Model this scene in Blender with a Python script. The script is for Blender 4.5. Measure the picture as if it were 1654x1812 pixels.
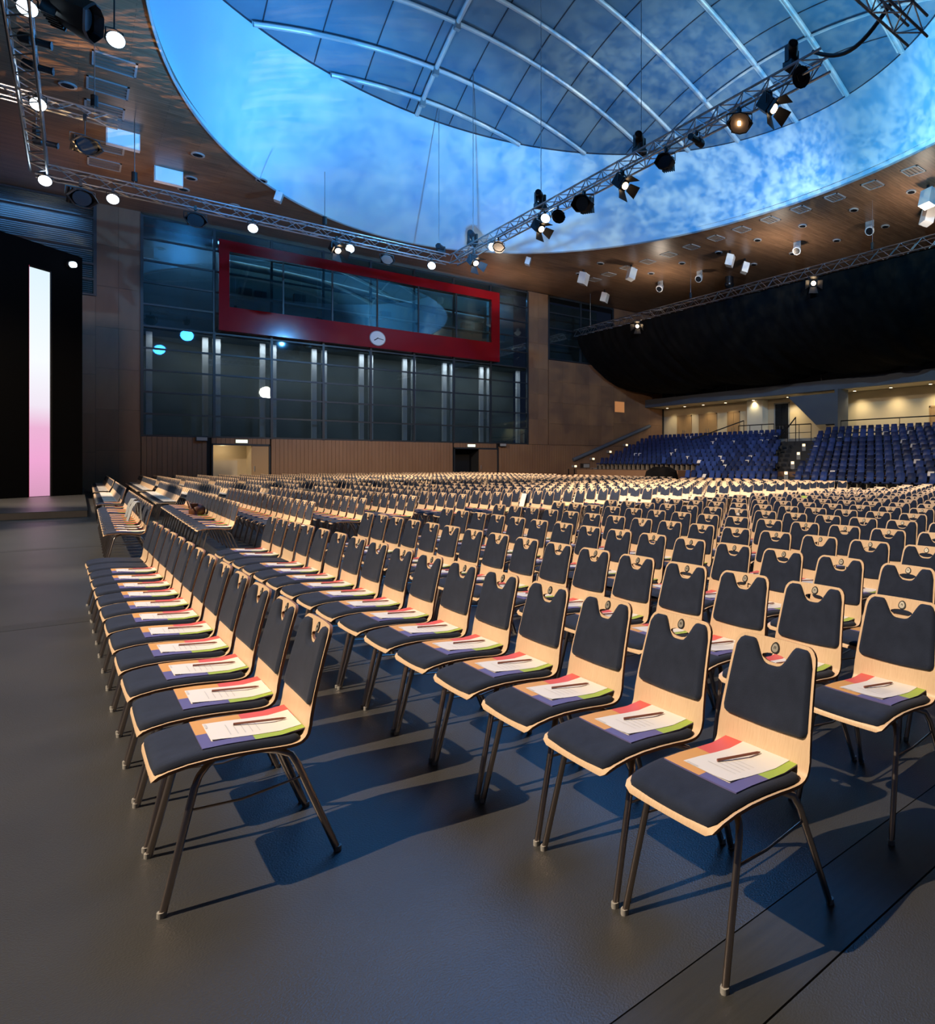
import bpy, math, random
from math import sin, cos, pi, sqrt, atan2, radians as R
from mathutils import Vector as V, Matrix as M
random.seed(7)
for o in list(bpy.data.objects): bpy.data.objects.remove(o)
SC = bpy.context.scene
COL = SC.collection

# ------------------------------------------------------------------ camera
EYE = 1.47
FPX, PX, PY = 1145.0, 1250.0, 818.0        # focal length and principal point in pixels of a 1654 x 1812 frame
cam = bpy.data.cameras.new('camera'); cam.sensor_fit = 'HORIZONTAL'; cam.sensor_width = 36
cam.lens = 36*FPX/1654; cam.shift_x = (827-PX)/1654; cam.shift_y = (PY-906)/1654
cam.clip_start = .05; cam.clip_end = 300
co = bpy.data.objects.new('camera', cam); COL.objects.link(co)
co.location = (0, 0, EYE); co.rotation_euler = (R(90), 0, -R(44.14))
SC.camera = co
def project(x, y, z):
    r = .7177*x-.6964*y; d = .6964*x+.7177*y
    if d < .2: return None
    return PX+r/d*FPX, PY-(z-EYE)/d*FPX, d

# ------------------------------------------------------------------ world, exposure
SC.view_settings.view_transform = 'Standard'; SC.view_settings.look = 'None'
SC.view_settings.exposure = 0; SC.view_settings.gamma = 1; SC.view_settings.use_curve_mapping = False
w = bpy.data.worlds.new('world'); SC.world = w; w.use_nodes = True
w.node_tree.nodes['Background'].inputs[0].default_value = (.35, .5, 1, 1)
w.node_tree.nodes['Background'].inputs[1].default_value = .03
SC.cycles.max_bounces = 6; SC.cycles.diffuse_bounces = 3; SC.cycles.glossy_bounces = 3
SC.cycles.transparent_max_bounces = 8; SC.cycles.caustics_reflective = False; SC.cycles.caustics_refractive = False
SC.cycles.sample_clamp_indirect = 4

# ------------------------------------------------------------------ lights (stage lamps and added fill lamps; the ones in shot sit in their own builders)
def aim(o, loc, to):
    o.location = loc; o.rotation_euler = (V(to)-V(loc)).to_track_quat('-Z', 'Y').to_euler()
def spot(name, loc, to, power, col, ang=60, blend=.4, size=.2, gobo=None):
    l = bpy.data.lights.new(name, 'SPOT'); l.energy = power; l.color = col; l.spot_size = R(ang); l.spot_blend = blend
    l.shadow_soft_size = size
    o = bpy.data.objects.new(name, l); COL.objects.link(o); aim(o, loc, to)
    if gobo:                                   # a pattern disc in the lamp: cloudy mix of two colours
        c1, c2, sc, st, lo, hi = gobo
        l.use_nodes = True; n = l.node_tree.nodes; k = l.node_tree.links
        em = n['Emission']; tc = n.new('ShaderNodeTexCoord'); mp = n.new('ShaderNodeMapping'); nz = n.new('ShaderNodeTexNoise'); cr = n.new('ShaderNodeValToRGB')
        mp.inputs['Scale'].default_value = st
        nz.inputs['Scale'].default_value = sc; nz.inputs['Detail'].default_value = 8; nz.inputs['Roughness'].default_value = .74
        cr.color_ramp.elements[0].position = lo; cr.color_ramp.elements[0].color = (*c1, 1)
        cr.color_ramp.elements[1].position = hi; cr.color_ramp.elements[1].color = (*c2, 1)
        k.new(tc.outputs['Normal'], mp.inputs[0]); k.new(mp.outputs[0], nz.inputs['Vector']); k.new(nz.outputs['Fac'], cr.inputs[0]); k.new(cr.outputs[0], em.inputs[0])
    return o
WARM = (1, .80, .58)
spot('key_spot', (-8, 5.6, 11), (3.0, 3.0, 0), 13500, WARM, 80, .25, .05)
spot('key_spot_middle', (-8, 17, 11), (3.5, 16.5, 0), 13500, WARM, 50, .35, .1)
spot('key_spot_far', (-6, 25.5, 11), (5, 33, 0), 16000, WARM, 62, .5, .15)
spot('key_spot_rows', (3.0, 14, 11.6), (15.5, 13.0, 0), 15000, WARM, 56, .8, .1)
spot('key_spot_rows_far', (5.0, 30, 11.6), (15.5, 30, 0), 14000, WARM, 72, .8, .1)
spot('stand_spot', (13.7, 20, 11.4), (30, 24, 1), 3600, (1, .82, .66), 66, .8, .15)
BLUE = (.055, .40, 1); CYAN = (.16, .58, 1)
spot('dome_spot_left', (6, 26, 11.5), (-1.5, 30, 18), 3000, BLUE, 150, .5, .4)
spot('dome_spot_left_near', (5, 17, 11.5), (-1, 22, 18), 1350, BLUE, 140, .5, .4)
spot('dome_spot_middle', (15, 20, 11), (16, 24, 23), 2300, (1, 1, 1), 88, .7, .1, ((.02, .10, .24), (.36, .47, .56), 10.0, (1, 3, 1), .30, .70))
spot('dome_spot_back', (12, 27, 11.3), (12, 40, 16.8), 4900, (1, 1, 1), 130, .7, .05, ((.02, .30, .88), (.22, .60, 1), 7.0, (1, 1, 1.8), .34, .68))
spot('dome_spot_right', (18, 15, 12.0), (26, 30, 16.6), 7500, (1, 1, 1), 98, .8, .05, ((.02, .20, .62), (.70, .85, 1), 15.0, (1, 1, 1.6), .42, .60))
spot('dome_spot_far_right', (19, 11, 12.0), (27, 17, 17.5), 4600, (1, 1, 1), 130, .7, .05, ((.06, .40, .80), (.42, .78, 1), 15.0, (1, 1, 1.6), .42, .60))
spot('dome_spot_blue', (5, 27, 11.6), (7.5, 27, 22.5), 1500, BLUE, 84, .7, .3)
spot('dome_spot_cyan', (20, 13, 12), (22, 15, 22), 1300, CYAN, 90, .7, .3)
spot('blue_fill', (8, 13, 14.6), (5, 5, 0), 4200, (.04, .34, 1), 120, .8, 4.5)  # added lamp: stands in for blue bounce off ring and dome
spot('ceiling_streak_spot', (-.3, 26.5, 10), (1.4, 29, 14.6), 1900, (1, 1, 1), 104, .9, .02, ((.0, .0, .0), (1, .62, .26), 3.2, (1, 7, 1), .50, .60))
spot('ceiling_blue_spot', (1.6, 20.5, 11.2), (.5, 22.5, 14.6), 150, (.25, .6, 1), 60, .9, .2)
spot('stage_wash', (-4, 16, 11), (-3, 21, 0), 3000, (.62, .82, 1), 80, .9, .3)
spot('wall_spot', (12, 20, 8), (26, 45, 3), 5200, (1, .72, .50), 90, .9, .5)
spot('wall_spot_left', (-2, 24, 11), (3, 45, 4), 1300, (1, .72, .55), 90, .9, .5)
spot('ceiling_wash_right', (29.2, 15, 12.1), (29.6, 15.5, 14.6), 420, (1, .84, .68), 165, .5, .3)
spot('ceiling_wash_middle', (29.2, 24, 12.1), (29.6, 24.5, 14.6), 420, (1, .84, .68), 165, .5, .3)
spot('ceiling_wash_corner', (28.6, 34, 12.1), (28.4, 34.5, 14.6), 420, (1, .84, .68), 165, .5, .3)
spot('ceiling_wash_back', (21, 42, 11.8), (21, 42.3, 14.6), 260, (1, .78, .6), 160, .6, .3)
spot('ceiling_wash_left', (1.5, 38.5, 11.5), (1.5, 38.8, 14.6), 170, (1, .66, .5), 165, .6, .3)
def area(name, loc, to, power, col, sx, sy):
    l = bpy.data.lights.new(name, 'AREA'); l.shape = 'RECTANGLE'; l.size = sx; l.size_y = sy; l.energy = power; l.color = col
    o = bpy.data.objects.new(name, l); COL.objects.link(o); aim(o, loc, to); return o
area('gallery_blue_fill', (13.5, 46.6, 14.2), (13.5, 46.9, 2), 700, (.2, .55, 1), 21, .6)  # added unseen lamp: stands in for blue reflections on the upper panes
area('gallery_lower_light', (13.5, 45.3, 8.4), (13.5, 46.6, 3), 430, (1, .95, .90), 21, .3)
area('side_window_fill', (-3, 45.9, 14.3), (-3, 45.6, 10), 120, (.2, .5, 1), 6, .4)  # added unseen lamp that brightens the blue slats of the side window
area('box_room_light', (13.5, 45.7, 13.4), (13.5, 45.9, 8), 60, (.6, .9, 1), 14, .6)

# ------------------------------------------------------------------ materials
def mat(name, col, rough=.5, metal=0, emit=None, es=1, spec=.5, sheen=0, coat=0):
    m = bpy.data.materials.new(name); m.use_nodes = True
    b = m.node_tree.nodes['Principled BSDF']
    b.inputs['Base Color'].default_value = (*col, 1); b.inputs['Roughness'].default_value = rough; b.inputs['Metallic'].default_value = metal
    b.inputs['Specular IOR Level'].default_value = spec
    if sheen: b.inputs['Sheen Weight'].default_value = sheen
    if coat: b.inputs['Coat Weight'].default_value = coat; b.inputs['Coat Roughness'].default_value = .15
    if emit: b.inputs['Emission Color'].default_value = (*emit, 1); b.inputs['Emission Strength'].default_value = es
    return m
def nz_mat(m, c1, c2, scale, stretch=(1, 1, 1), detail=4, lo=.35, hi=.65, bump=0, bscale=None, rnd=0):
    """colour varies between c1 and c2 by noise; optional bump and per-object tint"""
    n = m.node_tree.nodes; k = m.node_tree.links; b = n['Principled BSDF']
    tc = n.new('ShaderNodeTexCoord'); mp = n.new('ShaderNodeMapping'); mp.inputs['Scale'].default_value = stretch
    nz = n.new('ShaderNodeTexNoise'); nz.inputs['Scale'].default_value = scale; nz.inputs['Detail'].default_value = detail
    cr = n.new('ShaderNodeValToRGB'); e = cr.color_ramp.elements
    e[0].position = lo; e[0].color = (*c1, 1); e[1].position = hi; e[1].color = (*c2, 1)
    k.new(tc.outputs['Object'], mp.inputs[0]); k.new(mp.outputs[0], nz.inputs['Vector']); k.new(nz.outputs['Fac'], cr.inputs[0])
    out = cr.outputs[0]
    if rnd:
        oi = n.new('ShaderNodeObjectInfo'); hs = n.new('ShaderNodeHueSaturation'); mr = n.new('ShaderNodeMapRange')
        mr.inputs[3].default_value = 1-rnd; mr.inputs[4].default_value = 1+rnd
        k.new(oi.outputs['Random'], mr.inputs[0]); k.new(mr.outputs[0], hs.inputs['Value']); k.new(out, hs.inputs['Color']); out = hs.outputs[0]
    k.new(out, b.inputs['Base Color'])
    if bump:
        n2 = n.new('ShaderNodeTexNoise'); n2.inputs['Scale'].default_value = bscale or scale; n2.inputs['Detail'].default_value = 3
        bp = n.new('ShaderNodeBump'); bp.inputs['Strength'].default_value = bump; bp.inputs['Distance'].default_value = .01
        k.new(mp.outputs[0], n2.inputs['Vector']); k.new(n2.outputs['Fac'], bp.inputs['Height']); k.new(bp.outputs[0], b.inputs['Normal'])
    return m
BEECH = nz_mat(mat('beech', (.6, .4, .2), .38, spec=.4), (.62, .43, .27), (.71, .52, .35), 26, (3.0, 14, .5), 3, .3, .7)
PLY = mat('plywood_edge', (.30, .14, .07), .6)
NAVY = nz_mat(mat('navy_fabric', (.02, .03, .05), .85, spec=.25, sheen=.10), (.008, .014, .032), (.014, .022, .046), 14, (1, 1, 1), 5, .3, .7, .2, 320)
LEG = mat('bronze_tube', (.46, .39, .35), .28, 1)
GLIDE = mat('glide_plastic', (.35, .34, .32), .4)
BADGE = mat('badge_steel', (.62, .58, .5), .35, .7)
BLACK = mat('black_paint', (.012, .012, .014), .45)
DARK = mat('dark_gap', (.01, .01, .011), .8)
ORANGE = mat('print_orange', (.72, .36, .10), .5); RED = mat('print_red', (.72, .11, .10), .5)
VIOLET = mat('print_violet', (.13, .12, .30), .5); GREEN = mat('print_green', (.36, .50, .08), .5)
PAPER = mat('paper', (.80, .77, .73), .6); INK = mat('ink_grey', (.62, .60, .58), .6)
PENCIL = mat('pencil_brown', (.22, .075, .05), .4); STEEL = mat('truss_aluminium', (.55, .57, .60), .32, 1)
RIBM = mat('rib_steel', (.62, .63, .62), .4, .35); SEAM = mat('seam_dark', (.03, .035, .05), .7)
REDP = mat('red_lacquer', (.22, .006, .012), .16, spec=.22)
FRAME = mat('window_frame', (.018, .024, .032), .4)
POST = mat('blind_post', (.60, .66, .70), .6)
WHITE = mat('white_enamel', (.72, .73, .74), .4); GREY = mat('grey_enamel', (.30, .31, .32), .5)
FASCIA = mat('balcony_fascia', (.10, .12, .155), .6)
BEIGE = mat('beige_plaster', (.62, .52, .36), .7); DOORW = mat('door_wood', (.40, .25, .12), .5)
SEATB = nz_mat(mat('blue_seat', (.02, .05, .2), .35), (.011, .024, .11), (.020, .047, .19), 3, rnd=.6)
SEATD = mat('seat_frame_beige', (.30, .26, .20), .5)
DRAPE = nz_mat(mat('black_drape', (.006, .006, .007), .95, spec=.1), (.0036, .0036, .004), (.008, .007, .007), 2, (1, 1, .3))
WING = mat('wing_cloth', (.0012, .0012, .0014), .95, spec=.05)
FABRIC = mat('blue_tinted_membrane', (.52, .72, .86), .7, spec=.2)  # white membrane with the blue lamplight tinted into its base colour
DOMEF = nz_mat(mat('grey_membrane', (.5, .53, .56), .7, spec=.2), (.13, .20, .27), (.17, .245, .31), .5, rnd=.06)
LENS_C = mat('lens_cold', (.9, .95, 1), .2, emit=(.72, .88, 1), es=9)
LENS_W = mat('lens_warm', (1, .9, .8), .2, emit=(1, .68, .38), es=14)
STEPL = mat('step_light_lens', (1, .9, .7), .2, emit=(1, .62, .28), es=3)
BULB = mat('bulb_warm', (1, .9, .8), .2, emit=(1, .72, .42), es=6)
DULL = mat('lens_dark', (.010, .012, .016), .22)
REFL = mat('hood_reflector', (.6, .45, .32), .3, .6)
EXITG = mat('exit_sign_face', (.8, .9, .7), .4, emit=(.80, 1, .62), es=1.6)
BOXGLOW = mat('box_face_glow', (.7, .85, 1), .4, emit=(.25, .55, .85), es=.33)  # blue light falling on the white box, put in as emission
AMBER = mat('amber_reflection', (.7, .35, .15), .4, emit=(1, .36, .10), es=.28)  # glow stands for a warm lamp mirrored in the wall panel
BROWNBAG = mat('brown_leather', (.12, .045, .02), .5)

def wood(name, c1, c2, rough, plank=.16, axis=0):
    m = mat(name, c1, rough, spec=.35); n = m.node_tree.nodes; k = m.node_tree.links; b = n['Principled BSDF']
    tc = n.new('ShaderNodeTexCoord'); br = n.new('ShaderNodeTexBrick'); mp = n.new('ShaderNodeMapping')
    br.inputs['Scale'].default_value = 1; br.inputs['Brick Width'].default_value = 2.4; br.inputs['Row Height'].default_value = plank
    br.inputs['Mortar Size'].default_value = .006; br.inputs['Color1'].default_value = (*c1, 1); br.inputs['Color2'].default_value = (*c2, 1)
    br.inputs['Mortar'].default_value = (c1[0]*.4, c1[1]*.4, c1[2]*.4, 1); br.inputs['Bias'].default_value = 0
    nz = n.new('ShaderNodeTexNoise'); nz.inputs['Scale'].default_value = 1; nz.inputs['Detail'].default_value = 6
    mp.inputs['Scale'].default_value = (1.2, 14, 1)
    mx = n.new('ShaderNodeMixRGB'); mx.blend_type = 'MULTIPLY'; mx.inputs[0].default_value = .7
    cr = n.new('ShaderNodeValToRGB'); cr.color_ramp.elements[0].position = .3; cr.color_ramp.elements[0].color = (.5, .5, .5, 1); cr.color_ramp.elements[1].position = .7; cr.color_ramp.elements[1].color = (1.2, 1.15, 1.1, 1)
    k.new(tc.outputs['Object'], br.inputs['Vector']); k.new(tc.outputs['Object'], mp.inputs[0]); k.new(mp.outputs[0], nz.inputs['Vector'])
    k.new(nz.outputs['Fac'], cr.inputs[0]); k.new(br.outputs['Color'], mx.inputs[1]); k.new(cr.outputs[0], mx.inputs[2]); k.new(mx.outputs[0], b.inputs['Base Color'])
    return m
CEILW = wood('ceiling_planks', (.20, .115, .068), (.26, .155, .095), .36)
WALLW = nz_mat(mat('wall_veneer', (.2, .12, .07), .42, spec=.4), (.212, .117, .068), (.238, .135, .079), 2.5, (1, 1, .25), 5, .3, .7, rnd=.10)
FLOORM = nz_mat(mat('floor_paint', (.03, .035, .05), .34, spec=.5), (.036, .036, .036), (.050, .049, .047), 1.3, (1, 1, 1), 6, .3, .7, .22, 150)
COVERM = nz_mat(mat('floor_cover', (.06, .058, .055), .36, spec=.5), (.032, .032, .031), (.044, .043, .040), 2, (1, 24, 1), 4, .3, .7, .2, 40)
def glass(name, tint, refl, gl):
    m = bpy.data.materials.new(name); m.use_nodes = True; n = m.node_tree.nodes; k = m.node_tree.links; n.clear()
    o = n.new('ShaderNodeOutputMaterial'); mx = n.new('ShaderNodeMixShader'); t = n.new('ShaderNodeBsdfTransparent'); g = n.new('ShaderNodeBsdfGlossy'); f = n.new('ShaderNodeLayerWeight'); ma = n.new('ShaderNodeMath')
    t.inputs[0].default_value = (*tint, 1); g.inputs[0].default_value = (*gl, 1); g.inputs['Roughness'].default_value = .02
    f.inputs[0].default_value = .35; ma.operation = 'MULTIPLY_ADD'; ma.inputs[1].default_value = .6; ma.inputs[2].default_value = refl
    k.new(f.outputs['Fresnel'], ma.inputs[0]); k.new(ma.outputs[0], mx.inputs[0]); k.new(t.outputs[0], mx.inputs[1]); k.new(g.outputs[0], mx.inputs[2]); k.new(mx.outputs[0], o.inputs[0])
    return m
GLASS = glass('window_glass', (.60, .66, .70), .06, (.55, .75, .85))
GLASSB = glass('box_glass', (.50, .66, .70), .10, (.6, .8, .9))
def grad_screen():
    m = bpy.data.materials.new('screen_glow'); m.use_nodes = True; n = m.node_tree.nodes; k = m.node_tree.links; n.clear()
    o = n.new('ShaderNodeOutputMaterial'); e = n.new('ShaderNodeEmission'); tc = n.new('ShaderNodeTexCoord'); s = n.new('ShaderNodeSeparateXYZ'); cr = n.new('ShaderNodeValToRGB')
    el = cr.color_ramp.elements
    el[0].position = 0; el[0].color = (.62, .30, .46, 1); el[1].position = 1; el[1].color = (.70, .84, .93, 1)
    for p, c in ((.16, (.80, .36, .60, 1)), (.30, (.78, .42, .62, 1)), (.40, (.82, .74, .84, 1)), (.6, (.86, .90, .94, 1))):
        x = el.new(p); x.color = c
    k.new(tc.outputs['Generated'], s.inputs[0]); k.new(s.outputs[2], cr.inputs[0]); k.new(cr.outputs[0], e.inputs[0]); e.inputs[1].default_value = 1.1; k.new(e.outputs[0], o.inputs[0])
    return m
SCREEN = grad_screen()

# ------------------------------------------------------------------ mesh helpers
class MB:
    def __init__(s): s.v = []; s.f = []; s.mi = []; s.cur = 0
    def quad(s, *p):
        n = len(s.v); s.v += [tuple(q) for q in p]; s.f.append(tuple(range(n, n+len(p)))); s.mi.append(s.cur)
    def box(s, x0, x1, y0, y1, z0, z1, T=None):
        n = len(s.v); P = [(x, y, z) for z in (z0, z1) for y in (y0, y1) for x in (x0, x1)]
        if T is not None: P = [tuple(T @ V(p)) for p in P]
        s.v += P
        for f in ((0, 2, 3, 1), (4, 5, 7, 6), (0, 1, 5, 4), (2, 6, 7, 3), (0, 4, 6, 2), (1, 3, 7, 5)):
            s.f.append(tuple(n+i for i in f)); s.mi.append(s.cur)
    def tube(s, pts, r, n=8, cap=True, T=None):
        pts = [V(p) for p in pts]
        if T is not None: pts = [T @ p for p in pts]
        rs = r if isinstance(r, (list, tuple)) else [r]*len(pts)
        base = len(s.v); up = None
        for i, p in enumerate(pts):
            d = (pts[min(i+1, len(pts)-1)]-pts[max(i-1, 0)]).normalized()
            if up is None: up = d.orthogonal().normalized()
            a = (up-d*up.dot(d)).normalized(); b = d.cross(a); up = a
            for j in range(n):
                t = 2*pi*j/n; s.v.append(tuple(p+(a*cos(t)+b*sin(t))*rs[i]))
        for i in range(len(pts)-1):
            for j in range(n):
                a = base+i*n+j; b = base+i*n+(j+1) % n; s.f.append((a, b, b+n, a+n)); s.mi.append(s.cur)
        if cap:
            s.f.append(tuple(base+j for j in reversed(range(n)))); s.mi.append(s.cur)
            e = base+(len(pts)-1)*n; s.f.append(tuple(e+j for j in range(n))); s.mi.append(s.cur)
    def grid(s, rows, close=False):
        b = len(s.v); m = len(rows[0])
        for r in rows: s.v += [tuple(p) for p in r]
        for i in range(len(rows)-1):
            for j in range(m if close else m-1):
                a = b+i*m+j; c = b+i*m+(j+1) % m; s.f.append((a, c, c+m, a+m)); s.mi.append(s.cur)
    def mesh(s, name, mats, smooth=0):
        me = bpy.data.meshes.new(name); me.from_pydata(s.v, [], s.f)
        for m in (mats if isinstance(mats, (list, tuple)) else [mats]): me.materials.append(m)
        if any(s.mi): me.polygons.foreach_set('material_index', s.mi)
        if smooth:
            me.shade_smooth(); me.set_sharp_from_angle(angle=R(smooth))
        me.update(); return me
    def build(s, name, mats, parent=None, smooth=0, loc=None):
        return link(name, s.mesh(name, mats, smooth), parent, loc)
def link(name, me, parent=None, loc=None, rz=0):
    o = bpy.data.objects.new(name, me); COL.objects.link(o)
    if parent: o.parent = parent
    if loc is not None: o.location = loc
    if rz: o.rotation_euler.z = rz
    return o
def tag(o, label, cat, group=None, kind=None):
    o['label'] = label; o['category'] = cat
    if group: o['group'] = group
    if kind: o['kind'] = kind
    return o
def thing(name, label, cat, loc=(0, 0, 0), rz=0, group=None):
    o = bpy.data.objects.new(name, None); COL.objects.link(o); o.location = loc; o.rotation_euler.z = rz; o.empty_display_size = .1
    return tag(o, label, cat, group)
def struct(o, label=None):
    o['kind'] = 'structure'
    if label: o['label'] = label
    return o
def sempty(name, loc=(0, 0, 0)):
    o = bpy.data.objects.new(name, None); COL.objects.link(o); o.location = loc; o['kind'] = 'structure'; return o
ONES = 'first second third fourth fifth sixth seventh eighth ninth tenth eleventh twelfth thirteenth fourteenth fifteenth sixteenth seventeenth eighteenth nineteenth'.split()
TENS = {2: 'twent', 3: 'thirt', 4: 'fort', 5: 'fift', 6: 'sixt'}
def ordn(n):
    if n <= 19: return ONES[n-1]
    t, u = divmod(n, 10)
    return TENS[t]+'ieth' if u == 0 else TENS[t]+'y-'+ONES[u-1]

# ------------------------------------------------------------------ floor, ceiling, roof
CZ = 14.6
fl = MB(); fl.box(-20, 40, -6, 46, -.3, -.012)
floor = struct(fl.build('floor', DARK), 'dark grey painted hall floor with long cover strips')
trench = [(-6.07, -5.79), (1.11, 1.39), (8.27, 8.55), (15.55, 15.83), (22.8, 23.08), (30.05, 30.33), (37.3, 37.58)]
for i in range(len(trench)-1):
    y0 = trench[i][1]; y1 = trench[i+1][0]
    p = MB(); p.box(-16, 40, 0, y1-y0-.006, -.012, 0); p.build('floor_panel', FLOORM, floor, 0, (0, y0+.003, 0))
p = MB(); p.box(-16, 40, 37.59, 46, -.012, 0); p.build('floor_panel', FLOORM, floor)
cm = MB(); cm.box(.002, 5.998, .003, .277, -.012, .001); cme = cm.mesh('cover_strip', COVERM)
for (y0, y1) in trench[1:]:
    for x in range(-14, 26, 6): link('cover_strip', cme, floor, (x+.3, y0, 0))

EX, EY, EA, EB = 13.54, 19.65, 12.48, 20.42        # opening in the timber ceiling
TX, TY, TR, TZ = 12.9, 20.0, 13.93, 19.2           # upper rim of the ring
RX0, RX1, RY0, RY1 = -16, 44, -7, 47
angs = sorted([2*pi*i/160 for i in range(160)]+[atan2(y-EY, x-EX) % (2*pi) for x in (RX0, RX1) for y in (RY0, RY1)])
inn, out = [], []
for a in angs:
    c, s_ = cos(a), sin(a)
    inn.append((EX+EA*c, EY+EB*s_, CZ))
    tx = ((RX1 if c > 0 else RX0)-EX)/c if abs(c) > 1e-6 else 1e9
    ty = ((RY1 if s_ > 0 else RY0)-EY)/s_ if abs(s_) > 1e-6 else 1e9
    t = min(tx, ty); out.append((EX+t*c, EY+t*s_, CZ))
# inner points must follow the same direction as the outer ones
inn = []
for a in angs:
    k = 1/sqrt((cos(a)/EA)**2+(sin(a)/EB)**2); inn.append((EX+k*cos(a), EY+k*sin(a), CZ))
b = MB(); b.grid([out, inn], True); b.grid([[(x, y, z+.25) for x, y, z in out], [(x, y, z+.25) for x, y, z in inn]], True)
ceil = struct(b.build('ceiling', CEILW), 'brown timber plank ceiling around a large oval opening')
b = MB(); rows = []
for k in range(9):
    t = k/8; e = t
    rows.append([((EX+EA*cos(a))*(1-e)+(TX+TR*cos(a))*e, (EY+EB*sin(a))*(1-e)+(TY+TR*sin(a))*e, CZ-.06+(TZ-CZ+.06)*t) for a in [2*pi*i/160 for i in range(160)]])
b.grid(rows, True)
ring = struct(b.build('ceiling_ring', FABRIC, None, 60), 'smooth pale ring wall of the oval ceiling opening, washed with blue light')
b = MB(); b.tube([(EX+(EA-.01)*cos(2*pi*i/160), EY+(EB-.01)*sin(2*pi*i/160), CZ-.03) for i in range(161)], .05, 6, False); b.build('edge_trim', GREY, ring, 60)
b = MB(); b.tube([(TX+(TR+.02)*cos(2*pi*i/160), TY+(TR+.02)*sin(2*pi*i/160), TZ+.02) for i in range(161)], .06, 6, False); b.build('upper_edge', SEAM, ring, 60)
DH = 4.0
def dz(x, y): return TZ+DH*(1-((x-TX)**2+(y-TY)**2)/TR**2)
dome = sempty('ceiling_dome', (TX, TY, TZ)); dome['label'] = 'shallow domed membrane roof above the ring with curved steel ribs'
ribY = [6.0, 8.6, 11.2, 14.1, 17.6, 20.8, 24.3, 27.0, 28.9, 31.35, 33.0, 34.4]
seamX = [TX-14+28*i/13 for i in range(14)]
for i in range(len(ribY)-1):
    for j in range(13):
        x0, x1, y0, y1 = seamX[j]+.012, seamX[j+1]-.012, ribY[i], ribY[i+1]
        if min(abs(x0-TX), abs(x1-TX))**2+min(abs(y0-TY), abs(y1-TY))**2 > (TR+.3)**2: continue
        m_ = MB(); m_.grid([[(x0+(x1-x0)*p/3-TX, y0+(y1-y0)*q/3-TY, dz(x0+(x1-x0)*p/3, y0+(y1-y0)*q/3)-TZ) for p in range(4)] for q in range(4)])
        m_.build('roof_panel', DOMEF, dome, 60)
def chordx(y): return sqrt(max(.2, (TR-.12)**2-(y-TY)**2))
for y in ribY[:-1]:
    c = chordx(y); m_ = MB()
    for dy, dzz, r in ((0, -.18, .12), (.21, -.10, .05)):
        m_.tube([(x-TX, y+dy-TY, dz(x, y)+dzz-TZ) for x in [TX-c+2*c*i/24 for i in range(25)]], r, 6, False)
    m_.build('rib', RIBM, dome, 60)
    for xj in (TX-.6,):
        if abs(xj-TX) < c:
            h = MB(); h.box(xj-.12-TX, xj+.12-TX, y-.12-TY, y+.12-TY, dz(xj, y)-.5-TZ, dz(xj, y)-.1-TZ); h.build('rib_joint', GREY, dome)
def chordy(x): return sqrt(max(.2, (TR-.12)**2-(x-TX)**2))
for x in seamX[1:-1]:
    c = chordy(x); m_ = MB(); m_.tube([(x-TX, y-TY, dz(x, y)-.02-TZ) for y in [TY-c+2*c*i/20 for i in range(21)]], .024, 5, False); m_.build('seam', SEAM, dome, 60)
for x, r in ((TX-.6, .10), (TX+10.6, .06)):
    c = chordy(x); m_ = MB(); m_.tube([(x-TX, y-TY, dz(x, y)-.22-TZ) for y in [TY-c+2*c*i/20 for i in range(21)]], r, 6, False); m_.build('purlin', RIBM, dome, 60)

# ------------------------------------------------------------------ back wall with glazing
WY = 45.0
wall = sempty('wall_back', (0, WY, 0)); wall['label'] = 'brown veneer panel wall with the big glazed front'
def wpanels(x0, x1, z0, z1, pw, ph):
    nx = max(1, round((x1-x0)/pw)); nz_ = max(1, round((z1-z0)/ph)); dx = (x1-x0)/nx; dzz = (z1-z0)/nz_
    m_ = MB(); m_.box(.004, dx-.004, -.05, .05, .004, dzz-.004); me = m_.mesh('wall_panel', WALLW)
    for i in range(nx):
        for j in range(nz_): link('wall_panel', me, wall, (x0+i*dx, 0, z0+j*dzz))
b = MB()
for x0, x1, z0, z1 in ((-14, 2.36, 0, 9.9), (.62, 2.36, 9.9, 14.6), (2.36, 5.3, 0, 2.85), (5.3, 8.05, 2.5, 2.85), (8.05, 18.9, 0, 2.85), (18.9, 22.2, 2.5, 2.85), (22.2, 24.6, 0, 2.85), (24.6, 26.4, 0, 14.6), (26.4, 32.6, 0, 9.55), (26.4, 32.6, 14.45, 14.6), (32.6, 41, 0, 14.6)):
    b.box(x0, x1, .05, .3, z0, z1)
b.build('wall_core', DARK, wall)
wpanels(-14, .62, 0, 9.85, 1.45, 1.97); wpanels(.62, 2.34, 0, 14.6, .86, 1.95)
wpanels(24.62, 26.35, 2.85, 14.55, .86, 1.95); wpanels(26.4, 32.6, 2.85, 9.5, 1.24, 1.66); wpanels(32.6, 38, 2.85, 14.55, 1.35, 1.95)
def slats(x0, x1, z0, z1):
    m_ = MB(); n = int((x1-x0)/.21)
    for i in range(n): m_.box(x0+i*.21+.006, x0+i*.21+.204, -.07, .05, z0, z1)
    o = m_.build('slat_cladding', WALLW, wall); o['kind'] = 'stuff'
for a in ((2.36, 5.25, 0, 2.83), (5.3, 8.05, 2.52, 2.83), (8.1, 18.85, 0, 2.83), (18.9, 22.2, 2.52, 2.83), (22.25, 38, 0, 2.83)): slats(*a)

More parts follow.
